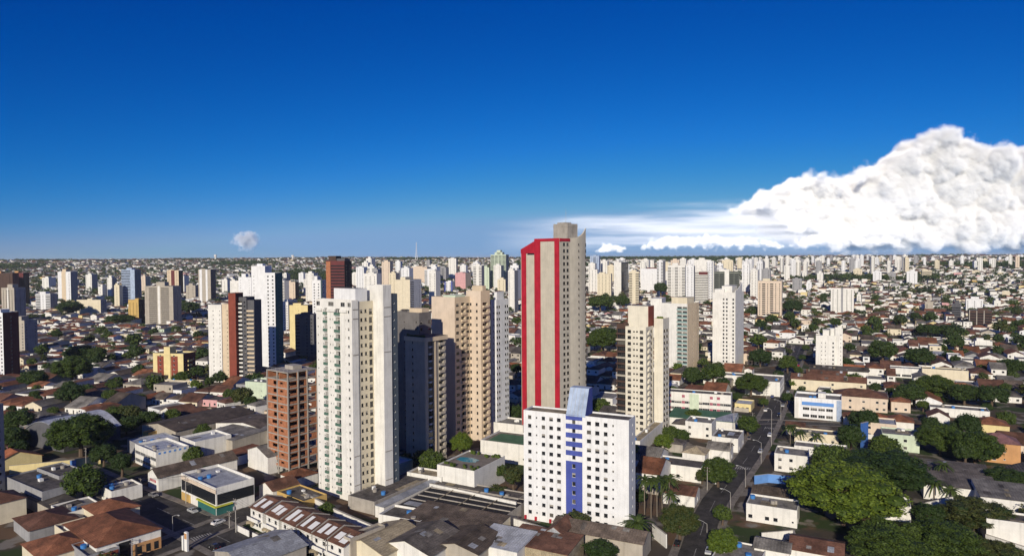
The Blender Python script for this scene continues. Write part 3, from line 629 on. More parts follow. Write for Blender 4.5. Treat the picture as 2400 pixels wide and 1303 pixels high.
def yellow_red_block():
    f = Fr(359, 430, 451, 894, 13, 860); h = f.z(829); X = f.fx; w = f.w; d = 13; k = 6; fh = (h-1)/k
    root = f.root('apartment_block', 'low pale yellow block with two dark red window panels', 'apartment building', 'the yellow and red block', ytop=815)
    wins = []
    F = [(X(p)-.7, X(p)+.7, .8+j*fh+.9, .8+j*fh+2.0, 'w') for j in range(k) for p in (376, 408)]
    block(root, 0, 0, w, d, 0, h, 'yellow', 'slab', F, cells('wbw', d, h, fh), wins=wins, rwall='maroon'); place_windows(root, wins, 'framewhite', 'yellow')
    for a, b in ((369, 384), (401, 417)):
        mb = MB(); hs = [(X(p)-.72-X(a), X(p)+.72-X(a), q[2]-1.02, q[3]-.98, 's') for q in F for p in (376 if a == 369 else 408,)]
        facade(mb, (X(a), -.06, 1), (1, 0, 0), X(b)-X(a), h-3, [(q[0]-X(a)-.02, q[1]-X(a)+.02, q[2]-1.02, q[3]-.98, 's') for q in F if X(a) < q[0] < X(b)], .05); mb.build('red_panel', ['redbrown'], root)
    mb = MB(); mb.box(X(386), X(400), -.5, 6, 0, f.z(814)); mb.build('stair_tower', ['yellow'], root)
yellow_red_block()
def stepped_white_left():
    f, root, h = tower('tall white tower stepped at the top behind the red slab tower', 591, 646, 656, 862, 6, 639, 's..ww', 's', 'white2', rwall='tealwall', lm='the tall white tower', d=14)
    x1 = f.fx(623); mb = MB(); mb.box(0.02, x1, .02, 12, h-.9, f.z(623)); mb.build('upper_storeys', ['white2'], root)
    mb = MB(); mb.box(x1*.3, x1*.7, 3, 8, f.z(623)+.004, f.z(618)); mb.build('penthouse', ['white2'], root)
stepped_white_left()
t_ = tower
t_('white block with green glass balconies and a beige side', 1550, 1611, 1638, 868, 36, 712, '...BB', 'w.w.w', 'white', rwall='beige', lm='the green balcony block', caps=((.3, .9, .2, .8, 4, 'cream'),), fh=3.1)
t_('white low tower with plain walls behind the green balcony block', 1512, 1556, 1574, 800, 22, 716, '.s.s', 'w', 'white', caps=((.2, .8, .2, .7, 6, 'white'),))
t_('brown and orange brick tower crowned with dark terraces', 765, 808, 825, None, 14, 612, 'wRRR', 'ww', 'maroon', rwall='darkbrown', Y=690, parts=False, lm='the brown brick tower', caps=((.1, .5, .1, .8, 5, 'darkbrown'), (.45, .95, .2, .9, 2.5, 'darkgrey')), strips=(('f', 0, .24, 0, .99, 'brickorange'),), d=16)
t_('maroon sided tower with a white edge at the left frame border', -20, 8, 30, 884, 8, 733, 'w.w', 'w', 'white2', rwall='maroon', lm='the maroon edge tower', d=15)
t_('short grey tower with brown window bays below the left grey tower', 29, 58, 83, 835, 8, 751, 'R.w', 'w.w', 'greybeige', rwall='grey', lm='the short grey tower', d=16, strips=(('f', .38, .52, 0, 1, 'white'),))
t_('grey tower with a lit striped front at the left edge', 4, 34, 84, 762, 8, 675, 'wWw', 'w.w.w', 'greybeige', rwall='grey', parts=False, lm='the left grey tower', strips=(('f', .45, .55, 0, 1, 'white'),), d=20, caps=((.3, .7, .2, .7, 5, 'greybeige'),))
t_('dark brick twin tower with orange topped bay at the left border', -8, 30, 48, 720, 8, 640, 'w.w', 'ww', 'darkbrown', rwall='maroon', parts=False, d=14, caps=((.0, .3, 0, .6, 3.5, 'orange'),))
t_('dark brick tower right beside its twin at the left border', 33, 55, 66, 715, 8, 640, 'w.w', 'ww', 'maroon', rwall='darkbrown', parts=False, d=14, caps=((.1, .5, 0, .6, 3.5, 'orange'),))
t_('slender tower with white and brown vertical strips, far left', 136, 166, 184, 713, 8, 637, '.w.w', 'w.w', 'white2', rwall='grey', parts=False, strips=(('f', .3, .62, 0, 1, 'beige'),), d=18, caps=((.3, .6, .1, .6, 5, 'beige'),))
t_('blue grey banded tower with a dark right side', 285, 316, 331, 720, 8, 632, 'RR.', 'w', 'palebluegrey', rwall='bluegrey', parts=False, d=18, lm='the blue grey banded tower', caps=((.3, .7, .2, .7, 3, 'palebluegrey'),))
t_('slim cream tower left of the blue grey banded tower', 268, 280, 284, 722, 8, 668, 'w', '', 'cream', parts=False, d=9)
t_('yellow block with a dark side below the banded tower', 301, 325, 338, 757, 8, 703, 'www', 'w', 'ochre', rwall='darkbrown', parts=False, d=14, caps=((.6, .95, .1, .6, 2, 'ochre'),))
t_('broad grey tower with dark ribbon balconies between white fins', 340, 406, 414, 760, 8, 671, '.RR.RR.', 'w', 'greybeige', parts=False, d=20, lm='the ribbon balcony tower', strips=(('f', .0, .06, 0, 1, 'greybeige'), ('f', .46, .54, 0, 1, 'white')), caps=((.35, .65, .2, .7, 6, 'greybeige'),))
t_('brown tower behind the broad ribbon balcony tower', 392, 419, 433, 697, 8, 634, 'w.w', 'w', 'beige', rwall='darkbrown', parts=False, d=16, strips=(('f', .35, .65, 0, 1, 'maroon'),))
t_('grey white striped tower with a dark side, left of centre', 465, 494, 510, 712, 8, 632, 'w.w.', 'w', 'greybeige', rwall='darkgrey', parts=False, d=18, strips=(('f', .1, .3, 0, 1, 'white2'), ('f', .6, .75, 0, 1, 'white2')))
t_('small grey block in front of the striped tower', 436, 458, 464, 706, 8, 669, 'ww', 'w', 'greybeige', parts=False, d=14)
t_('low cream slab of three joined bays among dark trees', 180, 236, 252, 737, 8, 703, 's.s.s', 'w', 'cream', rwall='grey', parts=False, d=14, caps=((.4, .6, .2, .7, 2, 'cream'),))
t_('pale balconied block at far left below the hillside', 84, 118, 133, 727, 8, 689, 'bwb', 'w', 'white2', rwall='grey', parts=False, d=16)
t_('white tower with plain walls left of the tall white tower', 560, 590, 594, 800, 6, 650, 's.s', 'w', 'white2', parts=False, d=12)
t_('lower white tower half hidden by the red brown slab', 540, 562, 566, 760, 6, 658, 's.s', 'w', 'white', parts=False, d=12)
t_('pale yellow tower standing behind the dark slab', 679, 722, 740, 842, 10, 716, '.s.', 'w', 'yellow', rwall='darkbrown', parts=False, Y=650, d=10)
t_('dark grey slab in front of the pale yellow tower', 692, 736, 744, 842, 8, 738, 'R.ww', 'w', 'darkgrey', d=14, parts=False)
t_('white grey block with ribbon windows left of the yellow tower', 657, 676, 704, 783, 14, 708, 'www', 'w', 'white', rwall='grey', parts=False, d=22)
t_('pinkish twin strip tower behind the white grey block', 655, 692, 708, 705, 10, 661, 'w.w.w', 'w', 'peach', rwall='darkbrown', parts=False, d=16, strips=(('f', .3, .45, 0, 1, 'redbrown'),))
t_('white tower with teal edge just left of the brick tower', 732, 752, 765, None, 12, 657, 'ww', 'w', 'white2', rwall='white', parts=False, Y=720, d=12, strips=(('r', .1, .3, 0, 1, 'tealglass'),))
t_('cream tower with white and dark strips behind the beige tower', 927, 961, 988, 733, 22, 656, '.s.', 'R.w', 'cream', rwall='white', parts=False, lm='the cream strip tower')
t_('peach blank walled tower with a dark blue side', 963, 1001, 1021, 670, 20, 626, '..', 'w', 'peach', rwall='bluegrey', parts=False, d=26)
t_('pale green tower with a round arched crown', 1150, 1186, 1199, 680, 18, 597, 'bWWb', 'ww', 'lightgreen', rwall='bluegrey', parts=False, lm='the arched green tower', d=22, caps=((.25, .75, .1, .8, 6, 'lightgreen'), (.38, .62, .1, .7, 11, 'lightgreen')))
t_('pinkish brown block between white towers, centre left', 1067, 1091, 1113, 680, 24, 640, 's.s', 'w.', 'pink', rwall='peach', parts=False, d=30)
t_('dark blue and white block, centre left distance', 1042, 1060, 1067, 688, 18, 660, 'R.R', '', 'white2', parts=False, d=14, strips=(('f', 0, .15, 0, 1, 'blue'), ('f', .85, 1, 0, 1, 'blue')))
t_('dark olive tower with a white balcony strip behind the sail tower', 1674, 1732, 1741, 735, 20, 637, 'WW.WW', 'w', 'olive', rwall='olive', parts=False, lm='the olive tower', d=20, strips=(('f', .42, .60, 0, 1, 'white'),), caps=((.2, .6, .2, .7, 3, 'white'),))
t_('white tower carrying a maroon sign panel at its top', 1629, 1659, 1664, 711, 20, 636, 'RRR', 'w', 'white', rwall='beige', parts=False, d=16, strips=(('f', .3, .98, .90, .98, 'maroon'),), lm='the maroon sign tower')
t_('white tower rising behind the maroon sign tower', 1627, 1660, 1667, 690, 20, 609, 's.s', 'w', 'white', parts=False, d=16)
t_('white tower with dark vertical glass strips, centre right', 1565, 1606, 1610, 700, 20, 622, 'RwRwR', '', 'white', parts=False, d=18)
t_('broad white tower with maroon trimmed top', 1502, 1546, 1558, 686, 20, 630, 's.s.', 'w', 'white2', rwall='white', parts=False, d=18, caps=((.3, .95, .1, .8, 2.2, 'maroon'),))
t_('black and white banded tower, centre right', 1439, 1456, 1473, 694, 30, 615, 's.', 'bRb', 'white', rwall='darkgrey', parts=False, lm='the black and white tower')
t_('white blank tower right of the black and white tower', 1474, 1492, 1502, 686, 20, 633, '.', 's', 'white', rwall='grey', parts=False, d=24)
t_('cream tower of many small windows right of the red striped tower', 1400, 1432, 1437, 697, 18, 642, 'wwww', '', 'cream', parts=False, d=16)
t_('white tower left of the many windowed cream tower', 1385, 1400, 1404, 690, 18, 632, 'ww', '', 'white', parts=False, d=16)
t_('pale teal tower on the skyline right of the red striped tower', 1383, 1404, 1409, 672, 18, 600, 'wRw', '', 'palebluegrey', parts=False, d=20)
t_('cream tower of dark window rows, right of centre', 1776, 1832, 1838, 742, 26, 659, 'wWwWww', 'w', 'peach', parts=False, d=16, lm='the cream grid tower', wh=1.4, caps=((.2, .5, .2, .7, 3, 'cream'),))
t_('white twin tower with red edged roof, right side', 1947, 2001, 2003, 734, 28, 676, 'ww.ww', '', 'white', parts=False, d=16, lm='the white twin tower', strips=(('f', .45, .54, 0, 1, 'grey'),), caps=((.02, .44, .1, .9, .6, 'redbrown'), (.56, .98, .1, .9, .6, 'redbrown')))
t_('grey slab with strip facade left of the white twin tower', 1857, 1878, 1890, 685, 28, 653, 'w.w', '', 'grey', rwall='white', parts=False, d=16)
t_('small white tower leaning against the grey slab', 1890, 1902, 1904, 685, 26, 662, 'w', '', 'white2', parts=False, d=10)
t_('white tower on the right hillside, nearest of the trio', 2125, 2150, 2152, 668, 30, 636, 'ww', '', 'white2', parts=False, d=16)
t_('white tower on the right hillside, left of the trio', 2046, 2066, 2068, 665, 30, 636, 'ww', '', 'white2', parts=False, d=16)
t_('beige tower on the right hillside with rounded crown', 2161, 2184, 2186, 656, 30, 634, 'RR', '', 'cream', parts=False, d=16)
t_('dark and pale grey block on the right, below the hillside', 2231, 2252, 2269, 748, 34, 713, 'R', 's', 'darkgrey', rwall='white2', parts=False, d=22)
t_('white block behind the grey and dark block', 2264, 2304, 2306, 731, 30, 701, 'w.w.w', '', 'white2', parts=False, d=14)
t_('unfinished brown frame building on the right', 2271, 2325, 2328, 766, 30, 729, 'RRR', '', 'darkbrown', parts=False, d=16, strips=(('f', 0, .04, 0, 1, 'concrete'), ('f', .32, .36, 0, 1, 'concrete'), ('f', .64, .68, 0, 1, 'concrete')))
t_('cream pair of small blocks, right middle distance', 2168, 2187, 2193, 729, 30, 707, 'w.', '', 'greybeige', rwall='white2', parts=False, d=16)
t_('small white four storey block with dark bands, far right', 2285, 2326, 2328, 828, 28, 800, 'RR', '', 'white', d=9, caps=((.1, .5, .1, .6, 2, 'white'),))
t_('dark edged tower cut by the left frame border', -45, -12, 11, 1172, 4, 950, 'w.w', 'w', 'darkgrey', rwall='grey', lm='the left edge tower')
# distant towers of the centre and the skyline: pixel left, right, top, ground row
FAR = [(858, 876, 606, 672, 'white', 's.w'), (895, 922, 614, 690, 'peach', 'w.w'), (912, 936, 640, 700, 'cream', 'ww'), (1030, 1048, 627, 660, 'grey', 'wRw'), (1051, 1077, 606, 656, 'white', 'ww'), (1078, 1100, 622, 655, 'white2', 'w.w'), (1128, 1153, 627, 682, 'lightgreen', '.w'), (1157, 1183, 622, 684, 'white', 'w.w'), (1166, 1190, 655, 690, 'cream', 'ww'), (1191, 1214, 634, 732, 'white', 'w.s'), (1196, 1222, 622, 700, 'white2', 'w.w'), (985, 1002, 640, 668, 'cream', 'w'), (1003, 1022, 628, 664, 'white', 'w.'), (1105, 1124, 618, 652, 'white', 'ww'), (878, 893, 634, 676, 'white2', 'w'),
 (1408, 1430, 612, 668, 'white', 'ww'), (1424, 1444, 622, 668, 'cream', 'w.w'), (1462, 1478, 625, 660, 'white2', 'w'), (1500, 1516, 615, 664, 'white', 'ww'), (1520, 1536, 612, 660, 'white', '.w'), (1556, 1572, 618, 668, 'cream', 'w.'), (1572, 1596, 610, 672, 'peach', 'w.w'), (1608, 1628, 622, 680, 'white', 'ww'), (1692, 1730, 610, 672, 'cream', 'w.ww'), (1739, 1762, 619, 690, 'white2', 'ww'), (1762, 1780, 640, 692, 'cream', 'w'), (1838, 1856, 622, 662, 'white', 'w.'), (2000, 2028, 631, 653, 'cream', 'www'), (2081, 2104, 640, 658, 'grey', 'w'), (1880, 1894, 637, 656, 'white', 'w'), (2380, 2394, 601, 632, 'peach', 'w'), (1538, 1552, 628, 672, 'redbrown', '.'), (1596, 1610, 640, 690, 'cream', '.'), (1642, 1664, 662, 700, 'beige', '.'), (822, 842, 640, 672, 'white', 'w'), (700, 716, 640, 668, 'white2', 'w'), (330, 346, 648, 690, 'peach', 'w'), (520, 536, 655, 690, 'white', 'w'), (230, 246, 672, 700, 'white', 'w'), (150, 176, 655, 675, 'cream', 'ww'), (2008, 2020, 690, 712, 'white', 'w'), (2330, 2352, 705, 722, 'white', 'w'), (1915, 1932, 640, 662, 'white', 'w')]
PH = {'greybeige': 'greyish distant tower', 'white': 'white distant tower', 'white2': 'bluish white distant tower', 'cream': 'cream distant tower', 'peach': 'peach distant tower', 'grey': 'grey distant tower', 'lightgreen': 'pale green distant tower', 'redbrown': 'red brown distant tower', 'beige': 'beige distant tower'}
for (a, b, t0, g0, wl, fp) in FAR:
    th = random.uniform(12, 24) if a < 1900 else 30; xc = a+(b-a)*random.uniform(.62, .86)
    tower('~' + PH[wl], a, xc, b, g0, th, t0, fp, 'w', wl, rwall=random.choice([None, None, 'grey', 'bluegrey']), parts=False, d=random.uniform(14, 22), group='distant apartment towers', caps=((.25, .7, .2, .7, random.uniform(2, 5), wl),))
# the dense tower district along the right skyline
random.seed(11)
for i in range(188):
    if i < 112: px = random.choice((random.gauss(1950, 120), random.uniform(1700, 2400))); yt = random.uniform(598, 614)+max(0, (1900-px)/60); Y = random.uniform(1900, 3900)
    elif i < 150: px = random.uniform(1385, 1800); yt = random.uniform(606, 640); Y = random.uniform(1150, 2300)
    elif i < 176: px = random.uniform(835, 1215); yt = random.uniform(608, 650); Y = random.uniform(1150, 2300)
    else: px = random.uniform(60, 760); yt = random.uniform(640, 660); Y = random.uniform(1300, 1900)
    px = min(2396, px); wm_ = random.uniform(15, 27); wpx = wm_*FPX/Y; wl = random.choice(['white', 'white', 'white2', 'cream', 'white', 'white2', 'white', 'white2', 'grey', 'white'])
    p = at_depth(px, 620, Y); zt = H+Y*ray(px, yt).z/ray(px, yt).y-Tz(p.x, Y); zt = max(20, min(zt, 72)); py_t = proj((p.x, Y, Tz(p.x, Y)+zt))[1]
    th = random.uniform(18, 40) if px > 1500 else random.uniform(8, 24)
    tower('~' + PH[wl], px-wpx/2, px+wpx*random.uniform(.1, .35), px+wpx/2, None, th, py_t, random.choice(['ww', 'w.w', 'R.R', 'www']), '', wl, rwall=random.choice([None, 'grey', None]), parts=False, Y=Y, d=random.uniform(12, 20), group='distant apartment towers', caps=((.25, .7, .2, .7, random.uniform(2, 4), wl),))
# ================================================================== low buildings near the camera
def house_mb(w, d, h, rh, kind, over=.45, holes_f=(), holes_r=(), holes_l=(), th=.14):
    wl = MB(); wins = []
    wins += facade(wl, (0, 0, 0), (1, 0, 0), w, h, holes_f, .15); wins += facade(wl, (w, 0, 0), (0, 1, 0), d, h, holes_r, .15)
    wins += facade(wl, (0, d, 0), (0, -1, 0), d, h, holes_l, .15); wins += facade(wl, (w, d, 0), (-1, 0, 0), w, h, (), .15)
    rf = MB(); o = over; z = h+.02
    def slabq(a, b, c, dd):
        a, b, c, dd = [Vector(q) for q in (a, b, c, dd)]; t = Vector((0, 0, th))
        rf.quad(a+t, b+t, c+t, dd+t); rf.quad(dd, c, b, a)
        for p, q in ((a, b), (b, c), (c, dd), (dd, a)): rf.quad(p, q, q+t, p+t)
    if kind == 'gu':
        wl.poly([(w, 0, h), (w, d, h), (w, d/2, h+rh)]); wl.poly([(0, d, h), (0, 0, h), (0, d/2, h+rh)]); e = rh*o/(d/2)
        slabq((-o, -o, z-e), (w+o, -o, z-e), (w+o, d/2, z+rh), (-o, d/2, z+rh)); slabq((w+o, d+o, z-e), (-o, d+o, z-e), (-o, d/2, z+rh), (w+o, d/2, z+rh))
    elif kind == 'gv':
        wl.poly([(0, 0, h), (w, 0, h), (w/2, 0, h+rh)]); wl.poly([(w, d, h), (0, d, h), (w/2, d, h+rh)]); e = rh*o/(w/2)
        slabq((w+o, -o, z-e), (w+o, d+o, z-e), (w/2, d+o, z+rh), (w/2, -o, z+rh)); slabq((-o, d+o, z-e), (-o, -o, z-e), (w/2, -o, z+rh), (w/2, d+o, z+rh))
    elif kind == 'hip':
        m = min(w, d)/2; a = [(-o, -o, z), (w+o, -o, z), (w+o, d+o, z), (-o, d+o, z)]
        if w >= d: p, q = (m, d/2, z+rh), (w-m+.01, d/2, z+rh); fs = [(a[0], a[1], q, p), (a[2], a[3], p, q)]; ts = [(a[1], a[2], q), (a[3], a[0], p)]
        else: p, q = (w/2, m, z+rh), (w/2, d-m+.01, z+rh); fs = [(a[1], a[2], q, p), (a[3], a[0], p, q)]; ts = [(a[0], a[1], p), (a[2], a[3], q)]
        for t in fs: rf.quad(*t)
        for t in ts: rf.poly(t)
        rf.quad(a[3], a[2], a[1], a[0])
    elif kind == 'shed':
        wl.poly([(w, 0, h), (w, d, h), (w, d, h+rh)]); wl.poly([(0, d, h), (0, 0, h), (0, d, h+rh)]); wl.quad((w, d, h), (0, d, h), (0, d, h+rh), (w, d, h+rh))
        slabq((-.1, -.1, z), (w+.1, -.1, z), (w+.1, d+.1, z+rh), (-.1, d+.1, z+rh))
    elif kind == 'barrel':
        N = 12; pr = None
        for i in range(N+1):
            t = i/N; x = -o+(w+2*o)*t; zz = z+rh*math.sin(math.pi*t)
            if pr: slabq((pr[0], -o, pr[1]), (x, -o, zz), (x, d+o, zz), (pr[0], d+o, pr[1]))
            pr = (x, zz)
        wl.poly([(0, 0, h), (w, 0, h)]+[(w*(1-i/N), 0, h+rh*math.sin(math.pi*i/N)-.05) for i in range(1, N)]); wl.poly([(w, d, h), (0, d, h)]+[(w*i/N, d, h+rh*math.sin(math.pi*i/N)-.05) for i in range(1, N)])
    else:
        t = .2; p = rh; rf.quad((t, t, h), (w-t, t, h), (w-t, d-t, h), (t, d-t, h))
        for x0, x1, y0, y1 in ((0, w, 0, t), (0, w, d-t, d), (0, t, t+.001, d-t-.001), (w-t, w, t+.001, d-t-.001)): wl.box(x0, x1, y0, y1, h+.001, h+p, 0)
    return wl, rf, wins
def low(label, xc, yb, th, w, d, h, roof='flat', wall='white', rm='slab', rh=None, fp='', rp='', lp='', lm=None, name='low_building', cat='building', fr='framewhite', group=None, base=0.0, reserve=True, fh=3.1, auto=None):
    p = Gt(xc, yb); a = R(th); u = Vector((math.cos(a), -math.sin(a), 0)); v = Vector((math.sin(a), math.cos(a), 0)); L = p-u*w
    root = thing(name, label, cat, (L.x, L.y, p.z+base), -a, group)
    rh = rh if rh is not None else {'flat': .6, 'shed': .8}.get(roof, .22*(d if roof == 'gu' else w if roof == 'gv' else min(w, d)))
    mk = lambda pt, ww: cells(pt, ww, h, fh, 0, .2) if pt else ()
    wl, rf, wins = house_mb(w, d, h, rh, roof, holes_f=mk(fp, w), holes_r=mk(rp, d), holes_l=mk(lp, d))
    wl.build('wall', [wall], root); rf.build('roof', [rm], root)
    if wins: place_windows(root, wins, fr, wall)
    rg = random.Random(int(xc*7+yb)); tn = 0
    if roof == 'flat' and w*d > 70 and rm not in ('shade', 'pave'):
        for _ in range(rg.randint(2, 5)):
            x, y = rg.uniform(1, w-2.6), rg.uniform(1, d-2.6); mb = MB(); k = rg.random()
            if k < .35: mb.tube([(x, y, h+.02), (x, y, h+1.1)], .75, .8, 12); mb.build('water_tank', ['tank' if rg.random() < .5 else 'concrete'], root)
            elif k < .75: a, b = rg.uniform(.8, 1.6), rg.uniform(.8, 1.4); mb.box(x, x+a, y, y+b, h+.02, h+rg.uniform(.5, 1.2)); mb.build('roof_unit', ['framewhite' if rg.random() < .6 else 'concrete'], root)
            else: a, b = rg.uniform(2, max(2.1, w*.4)), rg.uniform(1.5, max(1.6, d*.4)); a = min(a, w-x-.4); b = min(b, d-y-.4); mb.box(x, x+a, y, y+b, h+.01, h+.05); mb.build('roof_patch', [rg.choice(['slabdark', 'zinc', 'tansheet', 'slab'])], root)
    elif roof in ('gv', 'gu', 'shed') and w*d > 110 and name not in ('townhouse', 'covered_walkway', 'court_roof'):
        for _ in range(rg.randint(3, 7)):
            a, b = rg.uniform(1, 2.4), rg.uniform(1, 3); x, y = rg.uniform(.5, w-a-.5), rg.uniform(.5, d-b-.5)
            zf = (lambda X, Y: h+.02+rh*(1-abs(Y-d/2)/(d/2))) if roof == 'gu' else (lambda X, Y: h+.02+rh*(1-abs(X-w/2)/(w/2))) if roof == 'gv' else (lambda X, Y: h+.02+rh*Y/d)
            if roof == 'gu' and y < d/2 < y+b: y = d/2-b-.2
            if roof == 'gv' and x < w/2 < x+a: x = w/2+.2
            if x+a > w or y < 0: continue
            P = [Vector((X, Y, zf(X, Y)+.17)) for X, Y in ((x, y), (x+a, y), (x+a, y+b), (x, y+b))]; mb = MB(); mb.quad(*P); mb.build('roof_patch', [rg.choice(['zinc', 'fibrodark', 'tansheet', 'fibro', 'slab'])], root)
    c = L+u*w/2+v*d/2
    if reserve:
        n = max(1, int(max(w, d)/max(4, min(w, d))+.5))
        for i in range(n):
            q = L + (u*w*(i+.5)/n+v*d/2 if w >= d else u*w/2+v*d*(i+.5)/n); RES.append((q.x, q.y, min(w, d)*.62+3.2))
    if lm: LM.append((lm, *proj(c)))
    if auto: AUTO.append((root, auto, tuple(c)))
    return root, L, u, v, w, d, h
def bwall(label, pts, h=2.4, m='white', t=.25, name='boundary_wall', cap=True):
    ps = [Gt(*q) if len(q) == 2 else Vector(q) for q in pts]; o = thing(name, label, 'wall', ps[0]); mb = MB(); mc = MB()
    for a, b in zip(ps, ps[1:]):
        d = (b-a); d.z = 0; n = Vector((-d.y, d.x, 0)).normalized()*t/2; q = [a-ps[0]-n, b-ps[0]-n, b-ps[0]+n, a-ps[0]+n]; mb.prism(q, -.3, h)
        n2 = n*1.35; q = [a-ps[0]-n2, b-ps[0]-n2, b-ps[0]+n2, a-ps[0]+n2]; mc.prism(q, h+.003, h+.1)
    mb.build('wall_body', [m], o)
    if cap: mc.build('coping', ['concrete'], o)
    return o
# --- the podium, canopies and yards round the white balcony tower (same street grid, about forty degrees)
T4 = 40
low('dark flat canopy roof along the foot of the white balcony tower', 878, 1207, 32, 12, 31, 4.2, 'flat', 'concrete', 'slabdark', .25, name='canopy_building', lm='the dark canopy roof')
low('pale walkway roof strip running beside the dark canopy', 900, 1216, 32, 3.8, 34, 3.7, 'shed', 'white', 'zinc', .5, name='covered_walkway')
bwall('long white plinth wall in front of the white balcony tower', [(713, 1182), (792, 1226), (872, 1262)], 4.2, 'white', .5)
low('white walled annex below the canopy with open yard', 985, 1262, 24, 15, 9, 4.6, 'flat', 'white', 'slabdark', .7, name='annex', rp='..', lm='the white annex')
low('brown fibre sheet roof of the parking yard, centre foreground', 1140, 1300, 27, 30, 15, 5, 'shed', 'cream', 'fibrobrown', 1.0, name='parking_shed', lm='the brown parking shed')
r_, L_, u_, v_, w_, d_, h_ = low('parking yard covered by black shade nets and a grey strip', 1160, 1262, 27, 36, 23, 4.2, 'flat', 'concrete', 'shade', .25, name='shaded_parking', lm='the black shade nets')
mb = MB(); mb.box(1, w_-1, 2.2, 5.4, h_+.05, h_+.12); mb.build('translucent_strip', ['zinc'], r_)
for i in range(4): mb = MB(); y = 7+i*4; mb.box(.5, w_-.5, y, y+.3, h_+.06, h_+.35); mb.build('roof_beam', ['concrete'], r_)
for i in range(3): mb = MB(); x = w_*(.25+i*.25); mb.box(x, x+.25, 5.6, d_-.4, h_+.36, h_+.5); mb.build('cross_beam', ['tansheet'], r_)
bwall('white ridge wall at the far side of the shade nets', [(1008, 1166), (1210, 1212)], 5.2, 'white', .5)
low('dark flat roof behind the shade nets', 1215, 1200, 27, 34, 7, 4, 'flat', 'concrete', 'slabdark', .4, name='flat_roof_building')
low('low white podium with tan roof below the grey block', 1035, 1155, 27, 15, 7, 5, 'flat', 'white', 'tansheet', .6, name='podium')
r_, L_, u_, v_, w_, d_, h_ = low('white walled pool deck raised behind the shade nets', 1112, 1168, 30, 16, 21, 9.2, 'flat', 'white', 'pave', .5, name='pool_deck', lm='the raised pool deck')
mb = MB(); mb.prism([(w_*.35+5*math.cos(i*.5236)*(1 if i % 2 else .8), d_*.55+2.6*math.sin(i*.5236)) for i in range(12)], h_+.01, h_+.06); mb.build('swimming_pool', ['water'], r_)
mb = MB()
for i in range(26): x = .8+random.random()*(w_-1.6); y = d_-1.2-random.random()*3 if i % 2 else random.random()*d_*.2+.6; mb.box(x-.4, x+.4, y-.4, y+.4, h_+.02, h_+.6+.7*random.random())
mb.build('planting', ['leaf'], r_)
r_, L_, u_, v_, w_, d_, h_ = low('white podium with a green sports court behind the pool deck', 1228, 1090, 26, 20, 18, 7.5, 'flat', 'white', 'pave', .7, name='sports_podium', lm='the green court podium')
mb = MB(); mb.box(2, w_-2, 3, d_-3, h_+.01, h_+.05); mb.build('sports_court', ['roofgreen'], r_)
low('cream plinth strip round the foot of the cream window block', 1500, 1066, 27, 4, 38, 5.5, 'flat', 'white', 'tansheet', .5, name='plinth', rp='....')
low('low white terrace between the slim white slab and blue block', 1226, 1030, 26, 26, 12, 6, 'flat', 'white', 'slab', .7, name='terrace')
# --- row of white townhouses at the bottom
for i in range(6):
    x, y = 616+i*38, 1247+i*17.5
    r_, L_, u_, v_, w_, d_, h_ = low(None, x, y, T4, 7.1, 11, 6.4, 'gu', 'white', 'tilebrown', 2.0, fp='ww', rp='w' if i == 5 else '', name='townhouse', cat='townhouse', group='row of white townhouses')
    r_['label'] = 'white townhouse in the bottom row with skylit brown roof, ' + ('leftmost of six', 'second from left', 'third from left', 'fourth from left', 'fifth from left', 'rightmost end house')[i]
    for q in range(2):
        mb = MB(); a = .8+q*3.1+random.random()*.4; wd = 1.5+random.random()*1.2; z0 = h_+.02; s = 2.0/5.5
        y0, y1 = .2+random.random(), 3.2+random.random()*1.8; mb.quad((a, y0, z0+y0*s+.2), (a+wd, y0, z0+y0*s+.2), (a+wd, y1, z0+y1*s+.2), (a, y1, z0+y1*s+.2)); mb.box(a, a+wd, y1, y1+.2, z0+y1*s+.0, z0+y1*s+.2); mb.build('skylight', ['framewhite'], r_)
    mb = MB(); mb.box(.4, w_-.4, -1.5, -.02, 2.9, 3.1); mb.box(.4, w_-.4, -1.5, -1.38, 3.105, 4.0); mb.build('balcony', ['white'], r_)
    mb = MB(); e = [(-.3, h_-.1), (-.3, h_+.35), (d_/2, h_+2.5), (d_+.3, h_+.35), (d_+.3, h_-.1)]; mb.poly([(-.13, y, z) for y, z in e]); mb.poly([(.13, y, z) for y, z in e[::-1]]); [mb.quad((.13, *e[k]), (.13, *e[k+1]), (-.13, *e[k+1]), (-.13, *e[k])) for k in range(4)]; mb.build('party_wall', ['concrete'], r_)
    mb = MB(); mb.box(0, w_, -4.6, -4.4, 0, 1.9); mb.build('front_wall', ['white'], r_)
    mb = MB(); mb.tube([(w_/2+1.6*math.cos(t*.6283), -2.6+1.2*math.sin(t*.6283), 2.5) for t in range(6)], .5, .5, 5); mb.build('awning', ['tansheet'], r_)
low('tall grey dirty end wall building right of the townhouses', 822, 1330, T4, 3, 12, 7.5, 'flat', 'greybeige', 'slab', name='end_building')
